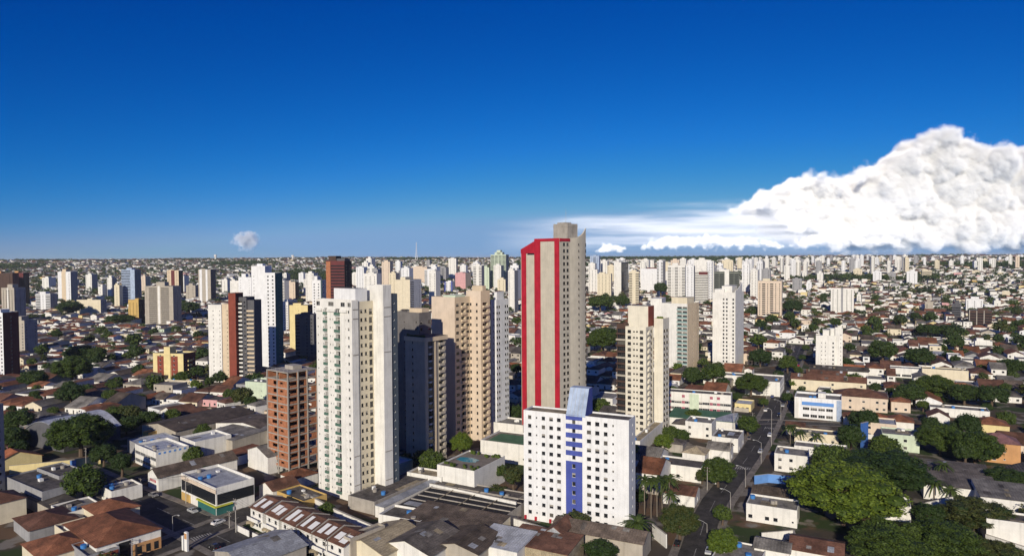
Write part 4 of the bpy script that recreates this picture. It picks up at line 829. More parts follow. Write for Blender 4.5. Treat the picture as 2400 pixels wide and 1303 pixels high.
# --- corrugated sheds along the bottom edge
low('pale beige gable roofed shed at the bottom edge', 900, 1345, 33, 16, 17, 5, 'gv', 'cream', 'tansheet', 2.4, name='shed', cat='shed', lm='the beige shed')
low('dark corrugated gable shed at the bottom edge', 1010, 1350, 30, 17, 16, 5.4, 'gv', 'white', 'fibrodark', 2.4, name='shed', cat='shed', lm='the dark corrugated shed')
low('brown stained shed roof right of the dark corrugated shed', 1120, 1345, 28, 14, 14, 5.4, 'gv', 'greybeige', 'fibrobrown', 1.6, name='shed', cat='shed')
low('grey metal sheet shed patched with tan panels, bottom edge', 1212, 1340, 27, 14, 13, 5.2, 'shed', 'white', 'zinc', .9, name='shed', cat='shed', lm='the grey metal shed')
low('rust brown low shed in front of the blue striped block', 1330, 1345, 27, 19, 12, 5, 'shed', 'tansheet', 'tilebrown', 1.0, name='shed', cat='shed')
low('long grey brown warehouse roof at the blue striped block foot', 1506, 1318, 26, 27, 9, 5.2, 'gu', 'greybeige', 'fibrobrown', 1.8, name='warehouse', cat='warehouse', lm='the long grey warehouse')
low('rusty tin gable with white strips left of the warehouse', 1318, 1300, 26, 5, 10, 6, 'gv', 'zinc', 'tilebrown', 1.6, name='shed', cat='shed')
bwall('stained white wall along the left foot of blue striped block', [(1205, 1252), (1290, 1280)], 5, 'white', .4)
bwall('white garden wall with red gate post right of the block', [(1530, 1258), (1562, 1284)], 4, 'white', .35)
# --- left street corner
r_, L_, u_, v_, w_, d_, h_ = low('large brown tiled hip roof shop on the left street corner', 227, 1330, T4, 26, 17, 5.6, 'hip', 'white', 'tile', 3.2, name='corner_shop', cat='shop', lm='the brown tiled corner shop')
mb = MB(); mb.box(w_+.004, w_+.12, 1, 5, .2, 4.6); mb.build('shop_front', ['white2'], r_); mb = MB(); mb.box(w_+.125, w_+.2, 1.5, 4.6, 3.0, 4.1); mb.build('sign_panel', ['blue'], r_)
mb = MB(); mb.box(w_+.004, w_+.2, 5.6, 8.6, .1, 4.9); mb.build('dark_sign', ['glass'], r_)
mb = MB(); mb.box(w_+.004, w_+.6, 9.2, 16.8, .1, 3.3); mb.build('orange_front', ['orange'], r_)
for y in (10.2, 12.6, 14.8): mb = MB(); mb.box(w_+.61, w_+.66, y, y+1.2, .4, 2.6); mb.build('shop_window', ['glass'], r_)
low('smaller brown hip roof wing behind the corner shop', 232, 1248, T4, 14, 12, 5, 'hip', 'cream', 'tile', 2.4, name='house_wing', cat='house', fp='ww')
r_, L_, u_, v_, w_, d_, h_ = low('grey flat roof shop with dark red sign band, bottom left', 205, 1345, T4, 12, 8, 4.4, 'flat', 'grey', 'slab', .5, name='shop', cat='shop')
mb = MB(); mb.box(w_+.004, w_+.12, .3, d_-.3, 3.2, 4.3); mb.build('sign_band', ['redbrown'], r_)
low('brown hip roof house at the bottom left corner', 95, 1345, T4, 16, 14, 4, 'hip', 'cream', 'tile', 2.4, name='house', cat='house')
low('brown long roof at the left edge of the foreground', 70, 1275, T4, 16, 13, 4, 'hip', 'grey', 'tilebrown', 2.2, name='house', cat='house')
low('white two window house with hip roof, bottom left', 150, 1285, T4, 8, 8, 4.5, 'flat', 'cream', 'slab', .5, fp='w', rp='w', name='house', cat='house')
low('grey flat roof left of the brown tiled corner shop', 150, 1238, T4, 12, 11, 4, 'flat', 'white', 'slab', .6, name='low_building')
low('flat grey roof with white parapet near the street corner', 262, 1183, T4, 9, 10, 4, 'flat', 'white', 'slab', .7, name='low_building')
low('grey rendered hall with blank street wall, lower left', 100, 1200, 34, 30, 12, 6.4, 'flat', 'grey', 'slabdark', .5, name='hall', cat='hall', lm='the grey blank hall')
low('taller grey blank hall beside the lower one, left', 140, 1166, 34, 18, 8.5, 7.2, 'flat', 'grey', 'slabdark', .5, name='hall', cat='hall')
low('dark long roofed sheds along the left foreground street', 130, 1225, 36, 30, 8, 3.6, 'shed', 'greybeige', 'fibrodark', .7, name='shed', cat='shed')
bwall('long yellow wall with a blue panel along the left street', [(22, 1110), (163, 1096), (236, 1086)], 3.2, 'yellow', .35)
bwall('short blue painted panel on the yellow wall', [(164.5, 1097), (179, 1095)], 3.1, 'skyblue', .5)
low('silver arched sports hall roof among dark trees, left', 150, 1060, 26, 30, 26, 6, 'barrel', 'darkgrey', 'zinc', 6.0, name='sports_hall', cat='hall', lm='the arched sports hall')
low('long brown warehouse roof left of the white office', 412, 1036, 30, 26, 44, 5, 'gv', 'greybeige', 'fibrobrown', 2.2, name='warehouse', cat='warehouse', lm='the long brown warehouse')
low('small yellow hut on the brown warehouse yard', 348, 1032, 28, 4, 7, 3.4, 'flat', 'ochre', 'slabdark', .3, name='hut', cat='hut')
r_, L_, u_, v_, w_, d_, h_ = low('white office with grey roof and blue trimmed parapet, left', 366, 1106, T4, 20, 13, 7.0, 'flat', 'white', 'zinc', .9, fp='RRRR', name='office_building', cat='office', lm='the white parapet office')
mb = MB(); mb.box(3, w_-4, 2.5, d_-3, h_+.02, h_+.5, 0); mb.build('roof_platform', ['zinc'], r_)
for i in range(6): mb = MB(); y = 1+i*2; mb.box(w_+.004, w_+.06, y, y+.9, h_-.3, h_+.5); mb.build('blue_panel', ['skyblue'], r_)
low('white flat annex behind the white parapet office', 458, 1073, T4, 14, 16, 6, 'flat', 'white', 'zinc', .9, name='annex', cat='office')
low('blue grey shaded flat hall left of the parapet office', 330, 1072, T4, 14, 16, 5, 'flat', 'grey', 'zinc', .4, name='hall', cat='hall')
r_, L_, u_, v_, w_, d_, h_ = low('long brown roof with white gable carrying red lettering, left', 372, 1152, T4, 9, 30, 5.2, 'gv', 'white', 'fibrobrown', 2.4, name='warehouse', cat='warehouse', lm='the red lettered gable')
mb = MB(); mb.box(1.5, w_-1.2, -.12, -.004, 2.4, 4.2); mb.build('sign_panel', ['framewhite'], r_); mb = MB()
for i in range(5): mb.box(2.0+i*1.1, 2.7+i*1.1, -.16, -.125, 2.8, 3.8)
mb.build('red_lettering', ['red'], r_)
r_, L_, u_, v_, w_, d_, h_ = low('glass fronted shop with grey roof and yellow awning band, left', 507, 1209, T4, 25, 13.5, 8.4, 'flat', 'white', 'zinc', .9, fp='', rp='', name='showroom', cat='shop', lm='the yellow banded showroom')
mb = MB(); mb.box(-.02, w_+.13, -.14, -.004, 7.3, 8.6); mb.build('fascia', ['peach'], r_); mb = MB(); mb.box(.5, w_-.4, -.12, -.004, 3.6, 7.2); mb.box(w_+.004, w_+.12, .4, d_-.3, 3.6, 7.0); mb.build('glass_front', ['glass'], r_)
mb = MB(); mb.box(w_*.5, w_+.8, -.8, -.13, 2.9, 3.3); mb.box(w_+.13, w_+.8, -.12, d_*.4, 2.9, 3.3); mb.build('awning_band', ['acid'], r_)
mb = MB(); mb.box(w_*.5, w_-.2, -.15, -.004, .02, 2.85); mb.box(w_+.004, w_+.15, .1, d_*.45, .02, 2.85); mb.build('teal_front', ['tealwall'], r_)
mb = MB(); mb.box(.5, w_*.28, -.2, -.004, .02, 2.85); mb.build('ochre_panel', ['ochre'], r_)
low('grey sheet roof cut by the bottom edge, left of townhouses', 575, 1375, T4, 16, 18, 5, 'gv', 'concrete', 'zinc', 2.0, name='filling_station_roof', cat='roof')
low('grey gable warehouse with white side, left of brick shell', 628, 1112, 42, 16, 22, 7, 'gv', 'white', 'fibro', 2.6, rp='.w.w.w.', name='warehouse', cat='warehouse', lm='the grey gable warehouse')
low('wide brown grey shed roof behind the parapet office', 545, 1060, 34, 24, 22, 5, 'shed', 'greybeige', 'fibro', 1.2, name='shed', cat='shed')
low('long stepped grey warehouse behind the brick shell tower', 640, 1040, 30, 40, 20, 5, 'gv', 'white', 'fibrobrown', 2.4, name='warehouse', cat='warehouse')
low('light green house block left of the brick shell tower', 625, 935, 20, 16, 14, 9, 'flat', 'lightgreen', 'slab', 1, fp='ws', rp='w', name='green_house', cat='house', lm='the light green house')
low('brown tile roof house beside the townhouse street', 690, 1148, T4, 9, 10, 4, 'hip', 'white', 'tile', 2, name='house', cat='house')
low('white house with brown roof left of the townhouses', 640, 1180, T4, 9, 10, 4.5, 'gv', 'white', 'tilebrown', 2, name='house', cat='house', rp='ww')
low('brown flat lot building between townhouses and plinth wall', 712, 1206, T4, 16, 9, 4, 'flat', 'ochre', 'slabdark', .5, name='low_building')
# --- right side of the blue block and along the avenue
r_, L_, u_, v_, w_, d_, h_ = low('white school wing with rose window panels behind the avenue', 1713, 972, 22, 33, 9, 10.0, 'flat', 'white', 'slabdark', .4, fp='RRRRRRRRR', name='school_wing', cat='school', fh=3.3, lm='the rose panelled school')
for j in range(3):
    mb = MB(); 
    for i in (0, 2, 6, 7): mb.box(w_*i/9+.2, w_*(i+.48)/9, -.05, -.002, j*3.3+.95, j*3.3+2.4)
    mb.build('rose_panel', ['rosepanel'], r_)
mb = MB(); mb.box(w_*.35, w_*.5, -.25, -.06, 0, h_-.2); mb.build('green_stair_panel', ['lightgreen'], r_)
r_, L_, u_, v_, w_, d_, h_ = low('green roofed sports court with white side, beside the avenue', 1722, 1010, 24, 32, 17, 4, 'shed', 'white', 'roofgreen', 1.0, name='court_roof', cat='sports court', lm='the green court roof')
mb = MB(); mb.poly([(w_*.62, .2, h_+.20), (w_-.1, .2, h_+.20), (w_-.1, d_-.2, h_+1.17), (w_*.93, d_-.2, h_+1.17)]); mb.build('white_sheet', ['zinc'], r_)
low('white two storey house with dark flat roof, near avenue', 1668, 1030, 26, 12, 12, 7, 'flat', 'white', 'slab', .5, fp='w.w', name='house', cat='house', lm='the two storey white house')
low('grey hip roof house left of the two storey house', 1625, 1020, 26, 10, 10, 4.5, 'hip', 'white', 'fibrodark', 2, fp='ww', name='house', cat='house')
low('brick trimmed white corner house on the avenue', 1730, 1062, 27, 11, 16, 5.5, 'flat', 'white', 'slabdark', .7, fp='w.', rp='w.w', name='house', cat='house')
low('grey gable house below the two storey house', 1710, 1085, 27, 9, 9, 5, 'gu', 'white', 'fibro', 2, fp='w', rp='w', name='house', cat='house')
low('olive roofed white house left of the grey gable house', 1652, 1092, 27, 9, 10, 4.5, 'hip', 'white', 'tansheet', 2, name='house', cat='house')
low('long white house with flat dark roof behind palms', 1643, 1132, 26, 17, 11, 5, 'flat', 'white', 'slabdark', .6, fp='w.w.w', name='house', cat='house', lm='the long white house')
low('dark hip roof carport behind the white garden', 1600, 1062, 26, 9, 8, 3.6, 'hip', 'concrete', 'fibrodark', 1.6, name='carport', cat='house')
low('small brown roofed cottage among the palms', 1628, 1190, 26, 11, 9, 4, 'gu', 'white', 'tilebrown', 1.8, fp='w', rp='w', name='cottage', cat='house', lm='the palm cottage')
r_, L_, u_, v_, w_, d_, h_ = low('white and pale blue clinic with a bright blue band', 1972, 988, 26, 22, 16, 10, 'flat', 'white2', 'slab', 1.0, fp='.WWWW.', name='clinic', cat='building', fh=3.6, lm='the blue banded clinic')
mb = MB(); mb.box(w_*.16, w_*.84, -.3, -.004, h_-2.9, h_-1.2); mb.build('blue_band', ['skyblue'], r_); mb = MB(); mb.box(w_*.5, w_*.66, 6, 11, h_+.02, h_+2.6); mb.build('roof_house', ['white'], r_)
for a in (0, .9): mb = MB(); mb.box(w_*a, w_*(a+.1), -.4, -.005, .02, h_+.6); mb.build('pale_pier', ['palebluegrey' if a else 'white'], r_)
low('peach school building with long brown roof right of the clinic', 2080, 968, 26, 26, 16, 7.5, 'hip', 'peach', 'tilebrown', 3.2, fp='w.w.w.ww', name='school', cat='school', fh=3.6, lm='the peach school')
low('cream hall with brown gable roof behind the clinic', 2030, 925, 26, 42, 10, 7, 'gu', 'cream', 'tilebrown', 2.6, fp='.w..w..w', name='school_hall', cat='school')
low('rear brown roofed school hall nearest the stepped tower', 1985, 905, 26, 24, 11, 6, 'gu', 'white', 'tilebrown', 2.6, name='school_hall', cat='school')
low('grey arched sheet shed behind the school halls', 2035, 893, 26, 36, 11, 6, 'gu', 'white', 'fibrodark', 2.2, name='shed', cat='shed')
low('small peach house between clinic and blue banner wall', 2035, 1000, 26, 11, 10, 4, 'hip', 'white', 'tile', 2.4, fp='w', name='house', cat='house')
low('orange tiled house right of the tall blue wall', 2085, 1012, 26, 10.5, 11, 5, 'hip', 'white', 'tilered', 2.6, fp='ww', name='house', cat='house', lm='the orange tiled house')
low('dark brown tiled house right of the orange tiled house', 2142, 1016, 26, 11, 11, 5, 'hip', 'white', 'tile', 2.6, fp='w.w', name='house', cat='house')
low('pale peach house with chimney below the big tree belt', 2134, 968, 26, 9, 9, 5.5, 'hip', 'peach', 'tile', 2, fp='ww', name='house', cat='house')
low('white gable house at the edge of the right garden', 2226, 1003, 26, 9, 10, 5, 'gv', 'white', 'tilebrown', 2.4, fp='w.w', name='house', cat='house')
low('grey flat roof house with blue tank, right middle', 2320, 985, 27, 26, 10, 4, 'flat', 'white', 'slab', .5, name='low_building', fp='.w..w')
r_, L_, u_, v_, w_, d_, h_ = low('mint green house with cluttered flat roof', 2155, 1062, 26, 14, 13, 6.5, 'flat', 'lightgreen', 'slab', .6, fp='.ww.', name='mint_house', cat='house', lm='the mint green house')
bwall('tall blue painted wall slab among the garden trees', [(2018, 1056), (2033, 1052)], 12, 'wallblue', .6, name='party_wall')
low('yellow house with brown hip roof, right edge', 2366, 1030, 27, 13, 12, 6, 'hip', 'yellow', 'tile', 2.6, fp='.w.w', name='house', cat='house', lm='the yellow house')
low('orange house under a faded pink hip roof, right edge', 2392, 1090, 27, 14, 12, 8, 'hip', 'orange', 'tilepink', 3, fp='.ws.', name='house', cat='house', lm='the orange pink roofed house')
low('white house with terrace roof and blue mural wall', 1893, 1112, 26, 12, 12, 6.4, 'flat', 'white', 'slab', .6, fp='ww.', name='house', cat='house', lm='the blue mural house')
bwall('street wall painted with blue mural panels', [(1768, 1134), (1800, 1130), (1880, 1138)], 3.2, 'skyblue', .3)
low('flat white lot of long low roofs behind the mural house', 1985, 1080, 26, 20, 9, 3.6, 'flat', 'white', 'slab', .6, name='low_building')
low('cream courtyard house right of the avenue lamp', 1965, 1045, 26, 18, 9, 4, 'flat', 'cream', 'slab', .6, name='low_building', fp='.w.w')
low('brown roofed white house at the foot of the clinic', 1885, 1022, 26, 8, 8, 4, 'gu', 'cream', 'tilebrown', 1.4, name='house', cat='house')
low('tan roofed white house on the lower right avenue bend', 1845, 1200, 27, 11, 9, 4.4, 'gu', 'white', 'fibrobrown', 1.8, fp='w.w.', rp='w', name='house', cat='house', lm='the tan roofed house')
low('white house with grey roof right of the avenue bend', 1868, 1238, 27, 15, 10, 5, 'flat', 'white', 'slab', .6, fp='w.ww.s', rp='w.', name='house', cat='house', lm='the white bend house')
low('pale concrete garage roof at the bottom right of the avenue', 1776, 1360, 30, 12, 14, 3.2, 'flat', 'white', 'slab', .4, name='garage', cat='garage')
low('white garden house with walled lawn, bottom right', 1850, 1330, 27, 9, 8, 4, 'gu', 'white', 'fibro', 1.2, name='house', cat='house')
low('dark roofed white house cut by the bottom edge, right', 1975, 1345, 27, 13, 11, 4.4, 'gu', 'white', 'tilebrown', 1.6, fp='ww', name='house', cat='house')
bwall('white courtyard wall on the bottom right garden', [(1785, 1268), (1860, 1262), (1868, 1285)], 2.6, 'white', .3)
low('long dark sheet roof row among trees, right edge', 2325, 1150, 25, 24, 12, 5, 'shed', 'white', 'fibrodark', 1.0, name='shed', cat='shed', lm='the dark sheet roof row')
low('second dark sheet roof shed nearer to the camera', 2345, 1190, 25, 22, 14, 5, 'shed', 'white', 'fibrodark', 1.2, name='shed', cat='shed')
low('grey roofed workshop at the right frame edge', 2440, 1225, 25, 16, 16, 6, 'shed', 'white', 'fibro', 1.2, name='workshop', cat='workshop')
low('white workshop wall block at the bottom right corner', 2450, 1290, 25, 14, 9, 6.5, 'flat', 'white', 'slabdark', .6, name='workshop', cat='workshop')
bwall('white garden wall crossing below the mint house', [(2075, 1082), (2170, 1096), (2230, 1102)], 2.6, 'white', .3)
bwall('white wall behind the big tree group on the right', [(2160, 1200), (2250, 1180)], 3, 'white', .3)
bwall('low white wall at the bottom right trees', [(2310, 1270), (2400, 1300)], 2.4, 'white', .3)
low('white flat house between the big trees, lower right', 2135, 1225, 27, 12, 9, 4.5, 'flat', 'white', 'slab', .6, fp='w', name='house', cat='house')
low('white building with dark flat roof behind right trees', 2270, 900, 27, 26, 10, 8, 'flat', 'cream', 'slabdark', .6, fp='', name='low_building')
low('brown roofed white house left of the right tree belt', 2285, 925, 27, 17, 9, 4, 'hip', 'white', 'tile', 2, fp='w.w', name='house', cat='house')
low('white balconied house behind the tree belt', 2190, 890, 27, 26, 11, 6, 'flat', 'white', 'slab', .6, fp='WW.W', name='house', cat='house')
low('white commercial corner block left of the avenue', 1828, 930, 27, 20, 26, 8, 'flat', 'white', 'slab', .8, fp='.w.', rp='wwww', name='commercial_block', cat='building', lm='the white corner block')
low('white low annex under the white sail tower', 1745, 905, 24, 26, 12, 6, 'flat', 'white', 'slab', .6, name='annex')
low('white car park wall below the yellow and red block', 470, 905, 13, 30, 4, 3.2, 'flat', 'cream', 'slab', .4, name='annex')
# ================================================================== streets
ROADS = []
def offs(ps, d):
    out = []
    for i, p in enumerate(ps):
        t = (ps[min(i+1, len(ps)-1)]-ps[max(i-1, 0)]); t.z = 0; t.normalize(); out.append(p+Vector((t.y, -t.x, 0))*d)
    return out
def ribbon(mb, ps, a, b, z, m=0):
    l, r = offs(ps, a), offs(ps, b)
    for i in range(len(ps)-1): mb.quad(l[i]+UPV*z, r[i]+UPV*z, r[i+1]+UPV*z, l[i+1]+UPV*z, m)
def resample(ps, step=8):
    out = [ps[0]]
    for a, b in zip(ps, ps[1:]):
        n = max(1, int((b-a).length/step))
        for i in range(1, n+1): q = a.lerp(b, i/n); q.z = Tz(q.x, q.y); out.append(q)
    return out
def road(name, pix, width, walk=2.4, lanes=True):
    ps = resample([Gt(*q) if len(q) == 2 else Vector(q) for q in pix]); ROADS.append((ps, width/2+walk)); mb = MB(); w = width/2
    k = len(ROADS)*.002
    ribbon(mb, ps, -w, w, .08+k); o = struct(name, mb, ['asphalt'])
    mb = MB()
    for s in (-1, 1):
        a, b = sorted((s*w, s*(w+walk))); l, r = offs(ps, a), offs(ps, b)
        for i in range(len(ps)-1):
            mb.quad(l[i]+UPV*(.20+k), r[i]+UPV*(.20+k), r[i+1]+UPV*(.20+k), l[i+1]+UPV*(.20+k)); e = r if s < 0 else l
            q = (e[i]+UPV*(.20+k), e[i+1]+UPV*(.20+k), e[i+1], e[i]); mb.quad(*(q if s < 0 else q[::-1]))
    if walk: struct('pavement', mb, ['pave'])
    if lanes:
        mb = MB()
        for i in range(0, len(ps)-1, 2): ribbon(mb, ps[i:i+2], -.08, .08, .09+k)
        if mb.f: struct('lane_marking', mb, ['paint'])
    return ps
def zebra(px0, px1, along, n=9, ln=3.2):
    a, b = Gt(*px0), Gt(*px1); d = (b-a)/n; dr = Vector(along).normalized()*ln; mb = MB()
    for i in range(n): p = a+d*i+UPV*.115; q = p+d*.5; mb.quad(p, q, q+dr, p+dr)
    struct('zebra_crossing', mb, ['paint'])
RES += [(*G(215, 1135)[:2], 14), (*G(300, 1165)[:2], 13), (*G(255, 1120)[:2], 10)]
AV = road('avenue', [(1618, 1330), (1632, 1285), (1650, 1225), (1676, 1173), (1716, 1120), (1752, 1072), (1784, 1020), (1812, 965), (1838, 905), (1862, 850), (1876, 812)], 8.6)
LS = road('corner_street', [(150, 1095), (196, 1116), (268, 1150), (368, 1190), (460, 1232), (583, 1292), (640, 1322)], 13)
LC = road('cross_street', [(300, 1312), (390, 1278), (500, 1236), (560, 1212), (622, 1180), (690, 1140), (742, 1108)], 9)
road('school_street', [(1700, 992), (1812, 988), (1990, 996), (2200, 1010)], 7, 1.6)
road('left_lane', [(10, 1125), (120, 1112), (196, 1116)], 8, 1.6)
zebra((1722, 1099), (1770, 1102), (.5, .9, 0)); zebra((455, 1268), (505, 1254), (-.7, .7, 0), 8); zebra((1792, 1004), (1826, 1008), (.5, .9, 0))
# ================================================================== trees
def crown_mesh(name, seed, nc, per, leaf, size, inner=True, squash=.8, jit=.30, flat=0.0, spread=0):
    g = np.random.default_rng(seed); V = []; F = []; mi = []
    i = np.arange(nc)+.5; ph = np.arccos(1-1.62*i/nc); th = math.pi*(1+5**.5)*i
    c = np.stack([np.cos(th)*np.sin(ph), np.sin(th)*np.sin(ph), np.cos(ph)], 1); c *= (.52+.28*g.random((nc, 1))) if not spread else (.50+.34*g.random((nc, 1))**.7); c[:, 2] *= (1-flat*.4); c += g.normal(0, .05, c.shape)
    cr = jit*(.75+.6*g.random(nc))*(1-.12*spread); n = 0
    P = []
    for k in range(nc):
        m = int(per*(.7+.6*g.random())); d = g.normal(size=(m, 3)); d /= np.linalg.norm(d, axis=1)[:, None]; d[:, 2] = d[:, 2]*.9+.12
        p = c[k]+d*cr[k]*(.78+.34*g.random((m, 1))); nn = d+g.normal(0, .55, d.shape); nn /= np.linalg.norm(nn, axis=1)[:, None]
        a = np.cross(nn, g.normal(size=(m, 3))); a /= np.linalg.norm(a, axis=1)[:, None]; b = np.cross(nn, a); s = size*(.6+.8*g.random((m, 1)))
        P.append(np.stack([p-a*s, p-b*s*.7, p+a*s, p+b*s*.7], 1))
    P = np.concatenate(P); P[..., 2] *= squash; m = len(P); verts = P.reshape(-1, 3); faces = np.arange(4*m).reshape(-1, 4)
    vl = verts.tolist(); fl = faces.tolist(); ml = [0]*m
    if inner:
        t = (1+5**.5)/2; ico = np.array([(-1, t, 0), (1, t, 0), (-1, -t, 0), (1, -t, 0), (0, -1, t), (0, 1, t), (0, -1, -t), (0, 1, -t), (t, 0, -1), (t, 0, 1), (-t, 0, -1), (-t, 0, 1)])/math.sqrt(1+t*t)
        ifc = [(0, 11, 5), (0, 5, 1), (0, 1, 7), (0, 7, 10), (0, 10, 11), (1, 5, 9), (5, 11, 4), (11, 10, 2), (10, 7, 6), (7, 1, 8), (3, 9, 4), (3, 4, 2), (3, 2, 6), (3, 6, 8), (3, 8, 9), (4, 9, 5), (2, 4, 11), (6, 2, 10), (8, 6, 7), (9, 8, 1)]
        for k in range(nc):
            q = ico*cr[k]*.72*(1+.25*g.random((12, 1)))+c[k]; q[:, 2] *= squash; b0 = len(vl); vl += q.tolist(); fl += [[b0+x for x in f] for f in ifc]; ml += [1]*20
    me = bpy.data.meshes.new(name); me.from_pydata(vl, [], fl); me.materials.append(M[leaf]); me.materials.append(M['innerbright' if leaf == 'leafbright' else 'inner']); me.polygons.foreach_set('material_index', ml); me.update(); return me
CR = {}
for nm, lf in (('mid', 'leaf'), ('dark', 'leafdark'), ('bright', 'leafbright'), ('olive', 'leafolive')):
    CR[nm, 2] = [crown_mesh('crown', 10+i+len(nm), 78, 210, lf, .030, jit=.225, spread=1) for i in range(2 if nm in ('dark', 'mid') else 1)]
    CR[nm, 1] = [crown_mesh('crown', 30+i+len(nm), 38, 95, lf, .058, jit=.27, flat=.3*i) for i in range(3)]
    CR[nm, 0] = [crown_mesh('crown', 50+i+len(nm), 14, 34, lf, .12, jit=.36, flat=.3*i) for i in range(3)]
def trunk_mesh(seed):
    random.seed(seed); mb = MB(); mb.tube([(0, 0, 0), (.02, .01, .3), (.0, .03, .62)], .055, .035, 7)
    for i in range(5):
        a = i*1.26+random.random(); mb.tube([(0, .02, .42+.04*i), (.16*math.cos(a), .16*math.sin(a), .62), (.34*math.cos(a), .34*math.sin(a), .80)], .026, .012, 5)
    return mb.mesh('trunk', ['bark'])
TRK = [trunk_mesh(s) for s in (1, 2)]
TREES = 0
def tree(p, Rr, Ht, kind='mid', lod=1, label=None, phrase=None, group='leafy trees of the town', name='tree', squash=None):
    """crown radius Rr, full height Ht; trunk and crown are parts"""
    root = thing(name, label, 'tree', p, random.random()*6.28, group)
    rz = min(Rr*.95, Ht*.47) if squash is None else squash
    o = link('trunk', random.choice(TRK), root); o.scale = (Ht, Ht, Ht*.95); c = link('crown', random.choice(CR[kind, lod]), root, (0, 0, Ht-rz*.92)); c.scale = (Rr, Rr, rz/.8*1.0)
    if phrase: AUTO.append((root, phrase, (p[0], p[1], p[2]+Ht*.6)))
    return root
def tree_box(label, x0, x1, y0, y1, kind='mid', lod=2, lift=.12, lm=None, res=True):
    yb = y1-(y1-y0)*lift; p = Gt((x0+x1)/2, yb); pm = FPX/p.y; Rr = (x1-x0)/2/pm; Ht = max(3, (yb-y0)/pm*1.0)
    tree(tuple(p), Rr, Ht, kind, lod, label)
    if res: RES.append((p.x, p.y, Rr*.55+1))
    if lm: LM.append((lm, (x0+x1)/2, (y0+y1)/2))
random.seed(21)
